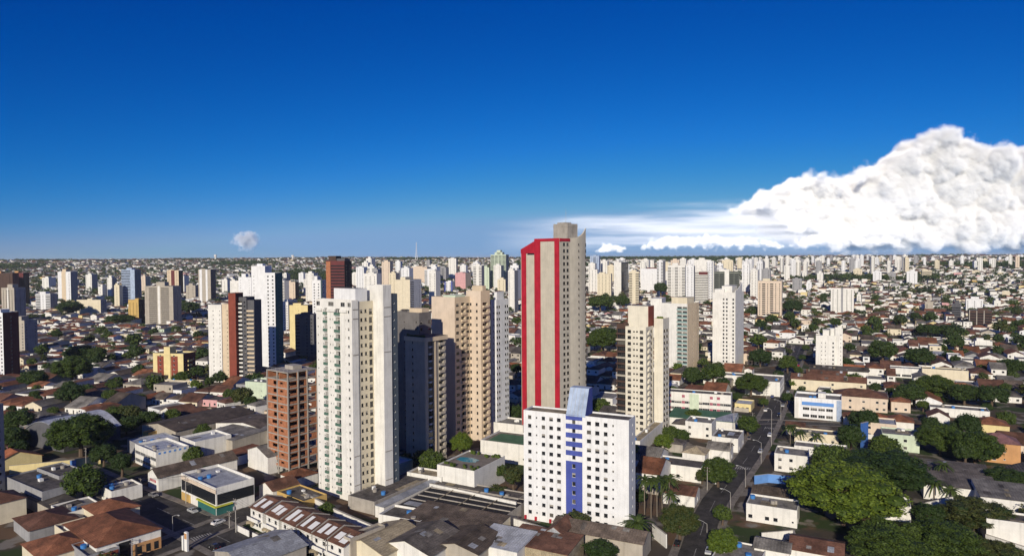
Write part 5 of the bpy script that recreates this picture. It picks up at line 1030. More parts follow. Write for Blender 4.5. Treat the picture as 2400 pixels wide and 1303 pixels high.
TB = [('huge bright green tree at the lower right', 1848, 2110, 1090, 1262, 'bright', 2, .18, 'the huge bright tree'),
 ('wide dark tree spreading behind the huge bright one', 1960, 2180, 1062, 1182, 'dark', 2, .2, 'the wide dark tree'),
 ('round green tree at the bottom edge right of centre', 1985, 2170, 1238, 1345, 'mid', 2, .2, 0), ('bushy green tree right of the bottom round tree', 2130, 2300, 1225, 1335, 'mid', 2, .2, 0),
 ('broad domed tree with rusty tinge, lower right', 2205, 2365, 1172, 1262, 'olive', 2, .2, 'the broad domed tree'), ('small dark tree tucked under the domed tree', 2140, 2215, 1180, 1250, 'dark', 1, .2, 0),
 ('olive crown filling the bottom right corner', 2280, 2400, 1270, 1350, 'olive', 2, .2, 0),
 ('dark tree cut by the right frame edge', 2308, 2420, 1100, 1168, 'dark', 2, .2, 0), ('broad tree of the right garden belt, left half', 2148, 2260, 995, 1085, 'mid', 2, .2, 'the garden belt'), ('green tree of the right garden belt, right half', 2225, 2345, 1010, 1110, 'mid', 2, .2, 0),
 ('tall dark garden tree above the yellow house', 2235, 2300, 968, 1050, 'dark', 1, .2, 0), ('domed tree in the long belt behind the peach school', 2140, 2236, 880, 950, 'mid', 2, .2, 'the tree belt'), ('darker tree in the long belt, leftmost', 2095, 2170, 896, 965, 'dark', 1, .2, 0),
 ('dark tree in the belt right of the domed one', 2220, 2300, 900, 962, 'dark', 1, .2, 0), ('dark tree at the right end of the belt', 2285, 2362, 900, 972, 'dark', 1, .2, 0), ('tall dark tree behind the school halls', 2034, 2102, 797, 862, 'dark', 1, .15, 0), ('twin dark tree right of the tall one', 2118, 2190, 815, 870, 'dark', 1, .15, 0),
 ('dark flat topped grove tree far right, left part', 2145, 2205, 758, 800, 'dark', 1, .2, 0), ('dark grove tree far right, right part', 2195, 2262, 760, 800, 'dark', 1, .2, 0), ('dark tree near the right frame edge, middle distance', 2340, 2400, 840, 890, 'dark', 1, .2, 0),
 ('mid green tree beside the tall blue wall, left', 1962, 2026, 995, 1062, 'dark', 1, .15, 0), ('garden tree right of the tall blue wall', 2034, 2112, 1022, 1082, 'mid', 1, .15, 0),
 ('round green street tree on the avenue below the crossing', 1642, 1724, 1074, 1150, 'mid', 2, .12, 'the round avenue tree'), ('bright street tree at the bottom of the avenue', 1655, 1730, 1238, 1325, 'bright', 2, .15, 'the bright avenue tree'),
 ('olive street tree leaning over the avenue bend', 1545, 1642, 1184, 1278, 'olive', 2, .12, 'the olive street tree'), ('dark tree shading the avenue by the crossing', 1728, 1778, 975, 1030, 'mid', 1, .15, 0), ('garden tree on the left side of the green court', 1602, 1650, 960, 996, 'mid', 1, .15, 0),
 ('yellowish garden tree behind the cream plinth', 1530, 1580, 1018, 1062, 'bright', 1, .15, 0), ('round umbrella tree under the white sail tower', 1722, 1798, 876, 935, 'mid', 2, .12, 'the umbrella tree'), ('spreading tree left of the sail tower foot', 1640, 1702, 850, 908, 'mid', 1, .12, 0), ('dark tree between the green balcony block and sail tower', 1598, 1645, 858, 912, 'dark', 1, .12, 0), ('tree on the avenue left of the stepped tower', 1824, 1868, 832, 880, 'mid', 1, .12, 0), ('dark roadside tree before the stepped tower', 1752, 1812, 818, 866, 'dark', 1, .12, 0),
 ('bright green tree between the shaded and beige towers', 1056, 1108, 1014, 1080, 'bright', 2, .1, 'the bright courtyard tree'), ('dark tree left of the blue block, upper', 1148, 1190, 1084, 1140, 'mid', 1, .12, 0), ('olive tree left of the blue block, lower', 1178, 1228, 1092, 1165, 'olive', 1, .12, 0), ('low bush tree below the pool deck', 1132, 1195, 1138, 1176, 'olive', 1, .12, 0),
 ('bush covering the foot of the blue stripe', 1302, 1392, 1202, 1262, 'olive', 1, .2, 0), ('garden tree in front of the warehouse gable', 1365, 1450, 1268, 1330, 'dark', 1, .2, 0),
 ('large spreading tree beside the arched hall', 118, 262, 972, 1080, 'mid', 2, .1, 'the large hall tree'), ('dark tree by the left street corner', 262, 310, 1062, 1125, 'dark', 1, .1, 0), ('dark tree over the yellow wall end', 212, 275, 1040, 1100, 'dark', 1, .1, 0), ('dark grove tree at far left above the hall', 8, 80, 958, 1020, 'dark', 1, .1, 0), ('dark bush tree left of the arched hall', 5, 60, 1000, 1065, 'dark', 1, .1, 0),
 ('green tree left of the long brown warehouse', 262, 330, 975, 1022, 'dark', 1, .1, 0), ('tree above the long brown warehouse', 320, 376, 962, 1010, 'dark', 1, .1, 0), ('round tree right above the brown warehouse', 385, 425, 955, 998, 'mid', 1, .1, 0), ('big domed tree in the left park, front', 125, 215, 835, 905, 'mid', 2, .12, 'the left park trees'), ('dark park tree behind the domed one, left', 150, 225, 808, 860, 'dark', 1, .12, 0), ('dark park tree at the park left end', 45, 110, 865, 918, 'dark', 1, .12, 0), ('dark park tree right of the park centre', 205, 250, 812, 862, 'dark', 1, .12, 0), ('tree before the yellow and red block', 405, 450, 870, 905, 'mid', 1, .12, 0), ('dark tree cluster top left of the houses', 135, 200, 898, 960, 'dark', 1, .12, 0), ('mid tree among left roofs', 255, 290, 890, 920, 'mid', 1, .12, 0),
 ('dark park trees under the slender tower', 135, 195, 705, 748, 'dark', 1, .15, 0), ('dark crown left of the ribbon balcony tower', 250, 315, 735, 765, 'dark', 1, .15, 0), ('dark domed tree right of the ribbon balcony tower', 415, 470, 708, 742, 'dark', 1, .15, 0),
 ('dense green tree right of the red striped tower', 1376, 1440, 690, 738, 'mid', 1, .12, 0), ('green park tree between striped tower and cream block, front', 1372, 1448, 772, 832, 'mid', 2, .1, 'the front park tree'), ('dark park tree behind the front park tree', 1395, 1455, 765, 812, 'dark', 1, .1, 0), ('tree right of the dense tower tree', 1440, 1478, 692, 725, 'mid', 1, .12, 0), ('lone tall tree before the white centre towers', 1532, 1566, 660, 705, 'dark', 1, .12, 0),
 ('dark tree beside the cream grid tower', 1832, 1882, 702, 745, 'dark', 1, .12, 0), ('bushy tree in the shadow left of the cream block', 1385, 1430, 930, 985, 'mid', 1, .1, 0), ('dark trees at the striped tower left foot', 1195, 1225, 850, 900, 'dark', 1, .1, 0)]
for (lb, a, b, c, d, k, lod, lf, lm) in TB: tree_box(lb, a, b, c, d, k, lod, lf, lm or None)
def palm_mesh():
    mb = MB(); random.seed(4)
    for i in range(30):
        a = i*2.4; el = random.uniform(-.2, 1.2); L = random.uniform(1.1, 1.45); pr = None; w = .17
        for s in range(6):
            t = s/5; r = L*t*math.cos(el*(1-t*.7)); z = L*(t*math.sin(el)-.75*t*t); p = Vector((r*math.cos(a), r*math.sin(a), z)); n = Vector((-math.sin(a), math.cos(a), -.25))*w*(1-.75*t)*(.5 if s == 0 else 1); n2 = Vector((math.sin(a), -math.cos(a), -.25))*w*(1-.75*t)*(.5 if s == 0 else 1)
            if pr: mb.quad(pr[0], p, p+n, pr[0]+pr[1]); mb.quad(p, pr[0], pr[0]+pr[2], p+n2)
            pr = (p, n, n2)
    return mb.mesh('fronds', ['palm'])
PALM = palm_mesh(); mb = MB(); mb.tube([(0, 0, 0), (.01, 0, .5), (0, .01, 1)], .022, .014, 7); PTR = mb.mesh('trunk', ['palmbark'])
def palm(px, yb, ytop, label, r=2.6, group='palm trees'):
    p = Gt(px, yb); Ht = max(3, (yb-ytop)*p.y/FPX-r*.35); root = thing('palm_tree', label, 'palm tree', p, random.random()*6, group)
    o = link('trunk', PTR, root); o.scale = (Ht*.8 if Ht < 6 else 9, Ht*.8 if Ht < 6 else 9, Ht); c = link('fronds', PALM, root, (0, 0, Ht)); c.scale = (r, r, r)
for px, yb, yt, lb, r in ((1511, 1212, 1113, 'tall palm leftmost in the garden right of the blue block', 3), (1526, 1214, 1118, 'tall palm second from left in the blue block garden', 3), (1540, 1210, 1115, 'tall palm third from left in the blue block garden', 3), (1552, 1196, 1112, 'tall palm behind its neighbours in the blue block garden', 3.2), (1568, 1200, 1112, 'tall palm nearest the cottage in the blue block garden', 3.4), (1572, 1222, 1150, 'shorter palm below the garden palms', 2.6),
 (1494, 1270, 1212, 'bushy palm at the right foot of the blue block', 4.2), (1478, 1262, 1222, 'small palm touching the blue block corner', 3), (1852, 1040, 994, 'coconut palm left of the cream courtyard house', 3.6), (1876, 1040, 1006, 'lower coconut palm beside the courtyard palm', 3), (1915, 1048, 1014, 'palm in front of the courtyard house', 3), (2146, 1118, 1070, 'palm rising above the wide dark tree', 3.4), (2210, 1140, 1082, 'yellowish palm right of the dark tree', 3.2), (2190, 1172, 1122, 'palm at the right flank of the huge tree', 3.4), (2228, 1178, 1140, 'shaggy palm below the yellowish palm', 3.0), (2168, 880, 838, 'slim palm by the twin dark tree', 3), (1990, 1058, 1030, 'yellow green palm left of the blue wall', 3)):
    palm(px, yb, yt, lb, r)
# ================================================================== street furniture and cars
def lamp(px, yb, ytop, label, side=-1, arm=2.6):
    p = Gt(px, yb); h = (yb-ytop)*p.y/FPX; root = thing('street_lamp', label, 'street lamp', p, R(-28), 'street lamps')
    mb = MB(); mb.tube([(0, 0, 0), (0, 0, h)], .12, .07, 8); mb.build('pole', ['polecon'], root)
    mb = MB(); mb.tube([(0, 0, h-.1)]+[(side*arm*t, 0, h-.1+.9*math.sin(t*1.5)) for t in (.3, .6, .85, 1)], .06, .045, 6); a = mb.build('arm', ['metal'], root)
    mb = MB(); mb.prism([(side*(arm-.1), -.16), (side*(arm+.75), -.12), (side*(arm+.75), .12), (side*(arm-.1), .16)][::(1 if side > 0 else -1)], h+.70, h+.88); hd = mb.build('lamp_head', ['metal'], a)
    mb = MB(); mb.box(min(side*(arm+.1), side*(arm+.6)), max(side*(arm+.1), side*(arm+.6)), -.1, .1, h+.63, h+.695); mb.build('lens', ['lampglass'], hd)
for a in ((1712, 1197, 1152, 'curved arm street lamp at the avenue bend, lower one'), (1747, 1142, 1097, 'curved arm street lamp between zebra crossing and bend'), (1784, 1086, 1036, 'curved arm street lamp above the zebra crossing'), (1657, 1248, 1226, 'curved arm street lamp lowest on the avenue'), (405, 1246, 1208, 'street lamp on the shaded corner pavement', 1), (1808, 1045, 960, 'lamp and power post beside the palms', -1, 1.2), (1830, 985, 940, 'lamp post by the clinic pavement')): lamp(*a)
def pole(px, yb, ytop, label, tr=False):
    p = Gt(px, yb); h = (yb-ytop)*p.y/FPX; root = thing('utility_pole', label, 'utility pole', p, R(-36), 'utility poles'); (AUTO.append((root, 'wooden armed pole on the avenue kerb', tuple(p))) if label is None else None)
    mb = MB(); mb.tube([(0, 0, 0), (0, 0, h)], .17, .10, 8); mb.build('pole', ['polecon'], root)
    for dz in (.35, 1.5): mb = MB(); mb.box(-1.1, 1.1, -.16, -.05, h-dz-.06, h-dz+.06); c = mb.build('cross_arm', ['bark'], root); mb = MB(); [mb.tube([(x, -.1, h-dz+.06), (x, -.1, h-dz+.26)], .05, .03, 5) for x in (-.9, 0, .9)]; mb.build('insulators', ['framewhite'], c)
    if tr: mb = MB(); mb.tube([(0, -.5, h-3.4), (0, -.5, h-2.3)], .3, .3, 9); mb.build('transformer', ['grey'], root)
    return p+UPV*h
PT = [pole(553, 1247, 1166, 'tall utility pole at the left crossroads', True), pole(538, 1238, 1196, 'thinner utility pole left of the crossroads pole'), pole(436, 1180, 1112, 'utility pole in front of the glass showroom'), pole(420, 1022, 988, 'utility pole above the long brown warehouse'), pole(202, 1100, 1048, 'utility pole behind the yellow wall'), pole(330, 1150, 1120, 'utility pole by the lettered gable'), pole(2292, 1075, 1040, 'utility pole in the right garden belt'), pole(680, 1295, 1235, 'utility pole against the white townhouses'), pole(764, 1320, 1262, 'utility pole at the townhouse row end'), pole(1720, 1018, 960, 'utility pole beside the green court'), pole(310, 1308, 1262, 'utility pole in front of the orange shop front')]
def wires(a, b, label):
    o = thing('power_line', label, 'power line', a, 0, 'overhead power lines'); mb = MB()
    for dx in (-.9, 0, .9):
        mb.tube([(b-a)*t+Vector((dx*.7, dx*.7, -2.2*t*(1-t))) for t in (0, .2, .4, .6, .8, 1)], .022, seg=4)
    mb.build('wire', ['tyre'], o)
wires(PT[0], PT[2], 'thin wires from the crossroads pole to the showroom pole'); wires(PT[0], PT[7], 'thin wires from the crossroads pole to the townhouses'); wires(PT[7], PT[8], 'thin wires along the townhouse row'); wires(PT[2], PT[5], 'thin wires from showroom pole to lettered gable pole')
o = thing('sign_pylon', 'white double sign pylon at the left crossroads', 'sign', G(436, 1290), R(-30)); LM.append(('the white sign pylon', 436, 1280))
mb = MB(); mb.box(-1.5, -.9, -.3, .3, 0, 4.2); mb.build('short_blade', ['framewhite'], o); mb = MB(); mb.box(-.3, .9, -.3, .3, 0, 5.6); mb.build('tall_blade', ['framewhite'], o); mb = MB(); mb.box(-.2, .8, -.36, -.304, 3.6, 5.2); mb.build('sign_panel', ['orange'], o)
def car_parts(paint):
    mb = MB(); prof = [(-2.1, .32), (-2.15, .62), (-2.05, .82), (-1.0, .95), (-.35, 1.40), (.95, 1.43), (1.75, .98), (2.1, .92), (2.15, .45), (2.05, .30)]
    def side(x, z): return .86 if z < 1.0 else .86-.22*(z-1.0)/.43
    n = len(prof); 
    for (x0, z0), (x1, z1) in zip(prof, prof[1:]+prof[:1]): mb.quad((x0, -side(x0, z0), z0), (x0, side(x0, z0), z0), (x1, side(x1, z1), z1), (x1, -side(x1, z1), z1))
    mb.poly([(x, -side(x, z), z) for x, z in prof[::-1]]); mb.poly([(x, side(x, z), z) for x, z in prof]); body = mb.mesh('body', [paint])
    g = {}
    for nm, pts in (('windscreen', ((-.96, .97), (-.40, 1.37))), ('rear_window', ((1.02, 1.40), (1.70, 1.01)))):
        mb = MB(); (x0, z0), (x1, z1) = pts; e = .035 if nm == 'windscreen' else .035; dx = -e*.6 if nm == 'windscreen' else e*.6
        mb.quad((x0+dx, .72, z0+e), (x0+dx, -.72, z0+e), (x1+dx, -.58, z1+e), (x1+dx, .58, z1+e)); g[nm] = mb.mesh(nm, ['glass'])
    for nm, s in (('side_window', -1), ('side_window_', 1)):
        mb = MB(); mb.poly([(x, s*(side(x, z)+.02), z) for x, z in ((-.85, 1.03), (1.45, 1.03), (.9, 1.36), (-.35, 1.34))][::(1 if s < 0 else -1)]); g[nm] = mb.mesh('side_window', ['glass'])
    return body, g
mb = MB(); mb.tube([(0, -.11, 0), (0, .11, 0)], .31, .31, 12); WHEEL = mb.mesh('wheel', ['tyre']); mb = MB(); mb.tube([(0, -.13, 0), (0, .13, 0)], .18, .18, 8); RIM = mb.mesh('rim', ['metal'])
mb = MB(); mb.box(-.03, .03, -.16, .16, -.07, .07); HL = mb.mesh('headlight', ['lampglass']); mb = MB(); mb.box(-.03, .03, -.14, .14, -.08, .08); TL = mb.mesh('tail_light', ['redlens'])
CP = {}
for cn, cc in (('white', (.75, .75, .74)), ('silver', (.42, .43, .44)), ('black', (.015, .015, .017)), ('red', (.40, .02, .02)), ('grey', (.14, .14, .15)), ('blue', (.03, .07, .22))):
    m = glassmat(cn + '_car_paint', cc, .25, .5); m.node_tree.nodes['Principled BSDF'].inputs['Coat Weight'].default_value = .5; M['p'+cn] = m
def car(p, ang, col, label):
    if col not in CP: CP[col] = car_parts('p'+col)
    body, g = CP[col]; root = thing('parked_car', label, 'car', p, ang, 'cars on the streets'); link('body', body, root)
    for nm in g: link('side_window' if nm.startswith('side') else nm, g[nm], root)
    for x in (-1.3, 1.3):
        for y in (-.78, .78): w = link('wheel', WHEEL, root, (x, y, .31)); link('rim', RIM, w)
    for y in (-.6, .6): link('headlight', HL, root, (-2.13, y, .66)); link('tail_light', TL, root, (2.14, y, .74))
def on_road(ps, px, py, off, col, label):
    p = Gt(px, py); i = min(range(len(ps)-1), key=lambda k: (ps[k]-p).length); t = (ps[i+1]-ps[i]).normalized(); q = ps[i]+(p-ps[i]).dot(t)*t+Vector((t.y, -t.x, 0))*off
    car((q.x, q.y, Tz(q.x, q.y)+.10), math.atan2(t.y, t.x)+(0 if off > 0 else math.pi), col, label)
on_road(LC, 513, 1228, -1.2, 'white', 'white car driving over the left crossroads'); on_road(AV, 1594, 1278, -5.4, 'black', 'black car parked under the olive street tree'); on_road(AV, 1640, 1292, 3.6, 'silver', 'silver car low on the avenue at the bottom edge')
ac = ['white', 'silver', 'grey', 'white', 'red', 'black', 'white', 'silver', 'blue', 'white', 'grey', 'white', 'silver', 'black', 'white', 'red', 'white', 'silver', 'grey', 'white']
orr = ('nearest', 'second nearest', 'third nearest', 'fourth nearest', 'fifth nearest', 'sixth nearest', 'seventh nearest', 'eighth nearest', 'ninth nearest', 'tenth nearest')
cnt = {}
for i, yy in enumerate((1130, 1052, 1034, 1016, 998, 975, 962, 948, 935, 922, 912, 900, 890, 880, 870, 858, 848, 838, 826, 815)):
    j = min(range(len(AV)), key=lambda k: abs(proj(AV[k])[1]-yy)); c = ac[i]; sd = 'right' if i % 2 else 'left'; cnt[c, sd] = cnt.get((c, sd), 0)+1
    on_road(AV, *proj(AV[j]), (3.8 if i % 2 else -3.8), c, f'{c} car along the upper avenue, {sd} kerb, {orr[cnt[c, sd]-1]} of its colour')
for i, (px, py, off, c, lb) in enumerate(((330, 1172, -5, 'grey', 'grey car in the shade along the corner street'), (290, 1160, 5, 'silver', 'silver car by the grey halls on the corner street'), (600, 1185, 3, 'white', 'white car beside the townhouse street bend'), (350, 1182, 5, 'white', 'white car parked facing the showroom street'), (420, 1210, -5.2, 'silver', 'silver car by the showroom pavement'), (545, 1270, 5, 'black', 'black car near the townhouse front walls'), (250, 1142, -4, 'red', 'red car far up the corner street'))): on_road(LC if i == 2 else LS, px, py, off, c, lb)
# ================================================================== the town: lots, houses, yard trees
def near_road(x, y, m=0):
    for ps, w in ROADS:
        for q in ps:
            if abs(q.x-x) < w+m+4 and abs(q.y-y) < w+m+4 and math.hypot(q.x-x, q.y-y) < w+m+2.5: return True
    return False
def blocked(x, y, r):
    for a, b, c in RES:
        if abs(a-x) < c+r and (a-x)**2+(b-y)**2 < (c+r)**2: return True
    return near_road(x, y, r)
WALLS = ['white', 'white', 'white', 'white2', 'cream', 'grey', 'yellow', 'peach', 'greybeige', 'lightgreen', 'pink', 'ochre']; WP = [.22, .22, .14, .13, .09, .06, .025, .04, .05, .01, .01, .005]
ROOFS = ['tile', 'tilebrown', 'tilered', 'fibro', 'fibrodark', 'fibrobrown', 'zinc', 'slab', 'slabdark', 'white']
WP2 = [.22, .22, .16, .18, .06, .06, .015, .03, .04, .0, .01, .005]
WN = {'white': 'white', 'white2': 'white', 'cream': 'cream', 'grey': 'grey', 'yellow': 'yellow', 'peach': 'peach', 'greybeige': 'grey', 'lightgreen': 'green', 'pink': 'pink', 'ochre': 'ochre', 'orange': 'orange'}
RN = {'tile': 'brown', 'tilebrown': 'umber', 'tilered': 'orange', 'fibro': 'grey', 'fibrodark': 'blackish', 'fibrobrown': 'taupe', 'zinc': 'silver', 'slab': 'greyish', 'slabdark': 'dark flat', 'white': 'white'}
KN = {'gu': 'gable', 'gv': 'gable', 'hip': 'hip', 'flat': 'flat', 'shed': 'sloping'}
random.seed(61)
for k, (yy, sd, kd) in enumerate(((1212, 1, 'mid'), (1012, -1, 'dark'), (958, -1, 'mid'), (942, 1, 'dark'), (908, 1, 'bright'), (890, -1, 'dark'), (876, 1, 'mid'), (862, -1, 'mid'), (848, 1, 'dark'), (835, -1, 'olive'), (822, 1, 'mid'))):
    j = min(range(1, len(AV)-1), key=lambda q: abs(proj(AV[q])[1]-yy)); t = (AV[j+1]-AV[j-1]).normalized(); p = AV[j]+Vector((t.y, -t.x, 0))*sd*5.6
    tree(tuple(p), random.uniform(2.4, 3.8), random.uniform(5, 7.5), kd, 1, None, f'{dict(mid="green", dark="dark green", olive="olive", bright="bright green")[kd]} street tree on the avenue pavement')
AP = []
for yy in (1240, 1150, 1080, 1005, 950, 905, 865, 830):
    j = min(range(1, len(AV)-1), key=lambda q: abs(proj(AV[q])[1]-yy)); t = (AV[j+1]-AV[j-1]).normalized(); p = AV[j]+Vector((t.y, -t.x, 0))*-4.9; x, y = proj(p)
    AP.append(pole(x, y, y-8.5*FPX/p.y, None))
for a, b, lb in zip(AP, AP[1:], ('lowest', 'second lowest', 'third lowest', 'fourth lowest', 'fifth lowest', 'sixth lowest', 'farthest')): wires(a, b, f'{lb} span of thin wires along the avenue kerb poles')
HOUSES = []; YARD = []
random.seed(5)
def lots(th, rmin, rmax, inside, bw=80, bd=50, st=8.5):
    a = R(th); u = np.array((math.cos(a), -math.sin(a))); v = np.array((math.sin(a), math.cos(a))); n = int(rmax/bd)+3
    for bi in range(-int(rmax/(bw+st))-2, int(rmax/(bw+st))+3):
        for bj in range(-n, n):
            o = u*(bi*(bw+st)+(bj*37)%(bw+st))+v*bj*(bd+st); c = o+u*bw/2+v*bd/2; r = math.hypot(*c)
            if c[1] < 60 or r > rmax+60 or r < rmin-60 or abs(c[0]) > c[1]*.92+60: continue
            for row in (0, 1):
                x = 0.0
                while x < bw-5:
                    w = random.uniform(8, 14.5); w = min(w, bw-x)
                    d = random.uniform(11, 21); p = o+u*(x+.4)+v*(1.5+random.random()*2.5 if row == 0 else bd-1.5-random.random()*2.5-d)
                    q = p+u*w/2+v*d/2; rr = math.hypot(*q); x += w+.3
                    if not (rmin < rr < rmax) or q[1] < 170 or abs(q[0]) > q[1]*.80+20 or not inside(q): continue
                    yield p, q, w-1.0, d, th, row, o, u, v
LEFT = lambda q: q[0] < -.02*q[1]; RIGHT = lambda q: q[0] >= -.02*q[1]
for th, r0, r1, ins in ((27, 180, 1500, RIGHT), (37, 180, 430, LEFT), (16, 430, 1500, LEFT)):
    for p, q, w, d, th_, row, o, u, v in lots(th, r0, r1, ins):
        k = random.random()
        if k < .10:
            YARD.append((q[0]+random.uniform(-3, 3), q[1]+random.uniform(-3, 3), random.uniform(4.5, 8))); YARD.append((q[0]+random.uniform(-8, 8), q[1]+random.uniform(-6, 6), random.uniform(3, 6))); continue
        two = random.random() < .16; h = random.uniform(6, 7.5) if two else random.uniform(2.9, 4.0)
        kind = random.choices(['gu', 'gv', 'hip', 'flat', 'shed'], [.24, .2, .3, .2, .06])[0]
        rm = random.choices(ROOFS[:6], [.28, .26, .07, .16, .12, .11])[0] if kind != 'flat' else random.choice(['slab', 'slab', 'slabdark', 'zinc', 'white'])
        HOUSES.append((p[0], p[1], w, d, h, th_, kind, random.choices(WALLS, WP)[0], rm))
        if random.random() < .40: YARD.append((q[0]+u[0]*random.uniform(-w, w)*.6+v[0]*(d*.6), q[1]+v[1]*(d*.62+random.random()*3), random.uniform(2.0, 4.6)))
def hc(hh): a = R(hh[5]); u = (math.cos(a), -math.sin(a)); v = (math.sin(a), math.cos(a)); return (hh[0]+u[0]*hh[2]/2+v[0]*hh[3]/2, hh[1]+u[1]*hh[2]/2+v[1]*hh[3]/2)
HOUSES = [x for x in HOUSES if not blocked(*hc(x), min(x[2], x[3])*.5)]
def seen(x, y, z, m=0):
    px, py = proj((x, y, z))
    if not (-8 < px < 2408 and py < 1310): return False
    return not any(a-2 < px < b+2 and c < py < d-4 and y > Y for a, b, c, d, Y in OCC)
vis = []; hid = []
for hh in HOUSES: x, y = hc(hh); (vis if seen(x, y, Tz(x, y)+3) else hid).append((hh, x, y))
vis.sort(key=lambda q: -(q[0][2]*q[0][4])/(q[2]**2)); INDIV = vis[:285]; REST = vis[285:]+hid
TPL = {}
def put_house(hh, cx, cy):
    x, y, w, d, h, th, kind, wm, rm = hh; wq, dq, hq = round(w/2)*2+.5, round(d/4)*4+1, (3.4 if h < 5 else 6.6); key = (wq, dq, hq, kind, wm, rm)
    z = Tz(cx, cy); root = thing('house', None, 'house', (x, y, z), -R(th), 'small houses of the town')
    if key not in TPL:
        wl, rf, wins = house_mb(wq, dq, hq, {'flat': .6, 'shed': .8}.get(kind, .2*(dq if kind == 'gu' else wq if kind == 'gv' else min(wq, dq))), kind, holes_f=[q for j in range(1 if hq < 5 else 2) for q in ((.9, 2.2, j*3.2+1, j*3.2+2.2, 'w'), (wq-2.6, wq-1.2, j*3.2+1, j*3.2+2.2, 'w'))]+[(wq*.45, wq*.45+.95, .03, 2.15, 'd')])
        TPL[key] = (wl.mesh('wall', [wm]), rf.mesh('roof', [rm]), wins, random.choice(['framedark', 'framewhite']))
    wl, rf, wins, fr = TPL[key]; link('wall', wl, root); link('roof', rf, root)
    if cy < 480:
        for pos, a, ww, h2, s, _ in wins: link('door' if s == 'd' else 'window', window_mesh(ww, h2, 1 if s == 'd' else 0, fr), root, pos, a)
    st = 'tall ' if hq > 5 else ''; LBL = f'{st}{WN[wm]} house with {RN[rm]} {KN[kind]} roof' if rm not in ('slabdark',) else f'{st}{WN[wm]} house with dark flat roof'
    AUTO.append((root, LBL.replace('flat flat', 'flat'), (cx, cy, z+h)))
random.seed(9)
for hh, x, y in INDIV: put_house(hh, x, y)
# water tanks on some roofs and yard walls stay with the mass of smaller houses
class Mass:
    def __init__(s): s.v = []; s.f = []; s.m = []; s.n = 0; s.mats = {}
    def mi(s, nm): return s.mats.setdefault(nm, len(s.mats))
    def house(s, x, y, z, w, d, h, th, kind, wm, rm, rh=None):
        a = R(th); ux, uy, vx, vy = math.cos(a), -math.sin(a), math.sin(a), math.cos(a); n = len(s.v); W_ = s.mi(wm); R_ = s.mi(rm)
        P = lambda i, j, k: s.v.append((x+ux*i+vx*j, y+uy*i+vy*j, z+k))
        for k in (-2, h):
            P(0, 0, k); P(w, 0, k); P(w, d, k); P(0, d, k)
        def F(m, *ix): s.f.append(tuple(n+i for i in ix)); s.m.append(m)
        F(W_, 0, 1, 5, 4); F(W_, 1, 2, 6, 5); F(W_, 2, 3, 7, 6); F(W_, 3, 0, 4, 7); rh = rh or .2*min(w, d); e = .35
        if kind in ('flat', 'shed'):
            if kind == 'shed': F(R_, 4, 5, 6, 7)
            else:
                for i, j in ((.3, .3), (w-.3, .3), (w-.3, d-.3), (.3, d-.3)): P(i, j, h)
                for i, j in ((.3, .3), (w-.3, .3), (w-.3, d-.3), (.3, d-.3)): P(i, j, h-.6)
                for i in range(4): j = (i+1) % 4; F(W_, 4+i, 4+j, 8+j, 8+i); F(W_, 8+i, 8+j, 12+j, 12+i)
                F(R_, 12, 13, 14, 15)
        else:
            for i, j in ((-e, -e), (w+e, -e), (w+e, d+e), (-e, d+e)): P(i, j, h-.02)
            if kind == 'gu': P(-e, d/2, h+rh); P(w+e, d/2, h+rh); F(R_, 8, 9, 13, 12); F(R_, 10, 11, 12, 13); F(W_, 5, 6, 13); F(W_, 7, 4, 12)
            elif kind == 'gv': P(w/2, -e, h+rh); P(w/2, d+e, h+rh); F(R_, 9, 10, 13, 12); F(R_, 11, 8, 12, 13); F(W_, 4, 5, 12); F(W_, 6, 7, 13)
            else:
                m = min(w, d)/2
                if w >= d: P(m, d/2, h+rh); P(w-m, d/2, h+rh); F(R_, 8, 9, 13, 12); F(R_, 10, 11, 12, 13); F(R_, 9, 10, 13); F(R_, 11, 8, 12)
                else: P(w/2, m, h+rh); P(w/2, d-m, h+rh); F(R_, 9, 10, 13, 12); F(R_, 11, 8, 12, 13); F(R_, 8, 9, 12); F(R_, 10, 11, 13)
    def build(s, name, label, cat):
        me = bpy.data.meshes.new(name); me.from_pydata(s.v, [], s.f)
        for k in s.mats: me.materials.append(M[k])
        me.polygons.foreach_set('material_index', s.m); me.update(); o = link(name, me); tag(o, label, cat, kind='stuff'); return o
ms = Mass()
for hh, cx, cy in REST:
    x, y, w, d, h, th, kind, wm, rm = hh; ms.house(x, y, Tz(cx, cy), w, d, h, th, kind, wm, rm)
    if cy < 1000:   # windows and yard walls of the smaller houses
        a = R(th); ux, uy, vx, vy = math.cos(a), -math.sin(a), math.sin(a), math.cos(a); z = Tz(cx, cy)
        for i in (w*.2, w*.66):
            for j in range(1 if h < 5 else 2): b = (x+ux*i-vx*.05, y+uy*i-vy*.05, z+1+3.1*j); n = len(ms.v); ms.v += [b, (b[0]+ux*1.3, b[1]+uy*1.3, b[2]), (b[0]+ux*1.3, b[1]+uy*1.3, b[2]+1.2), (b[0], b[1], b[2]+1.2)]; ms.f.append((n, n+1, n+2, n+3)); ms.m.append(ms.mi('glass'))
ms.build('houses', 'mass of smaller and hidden houses filling the town behind the nearer ones', 'houses')
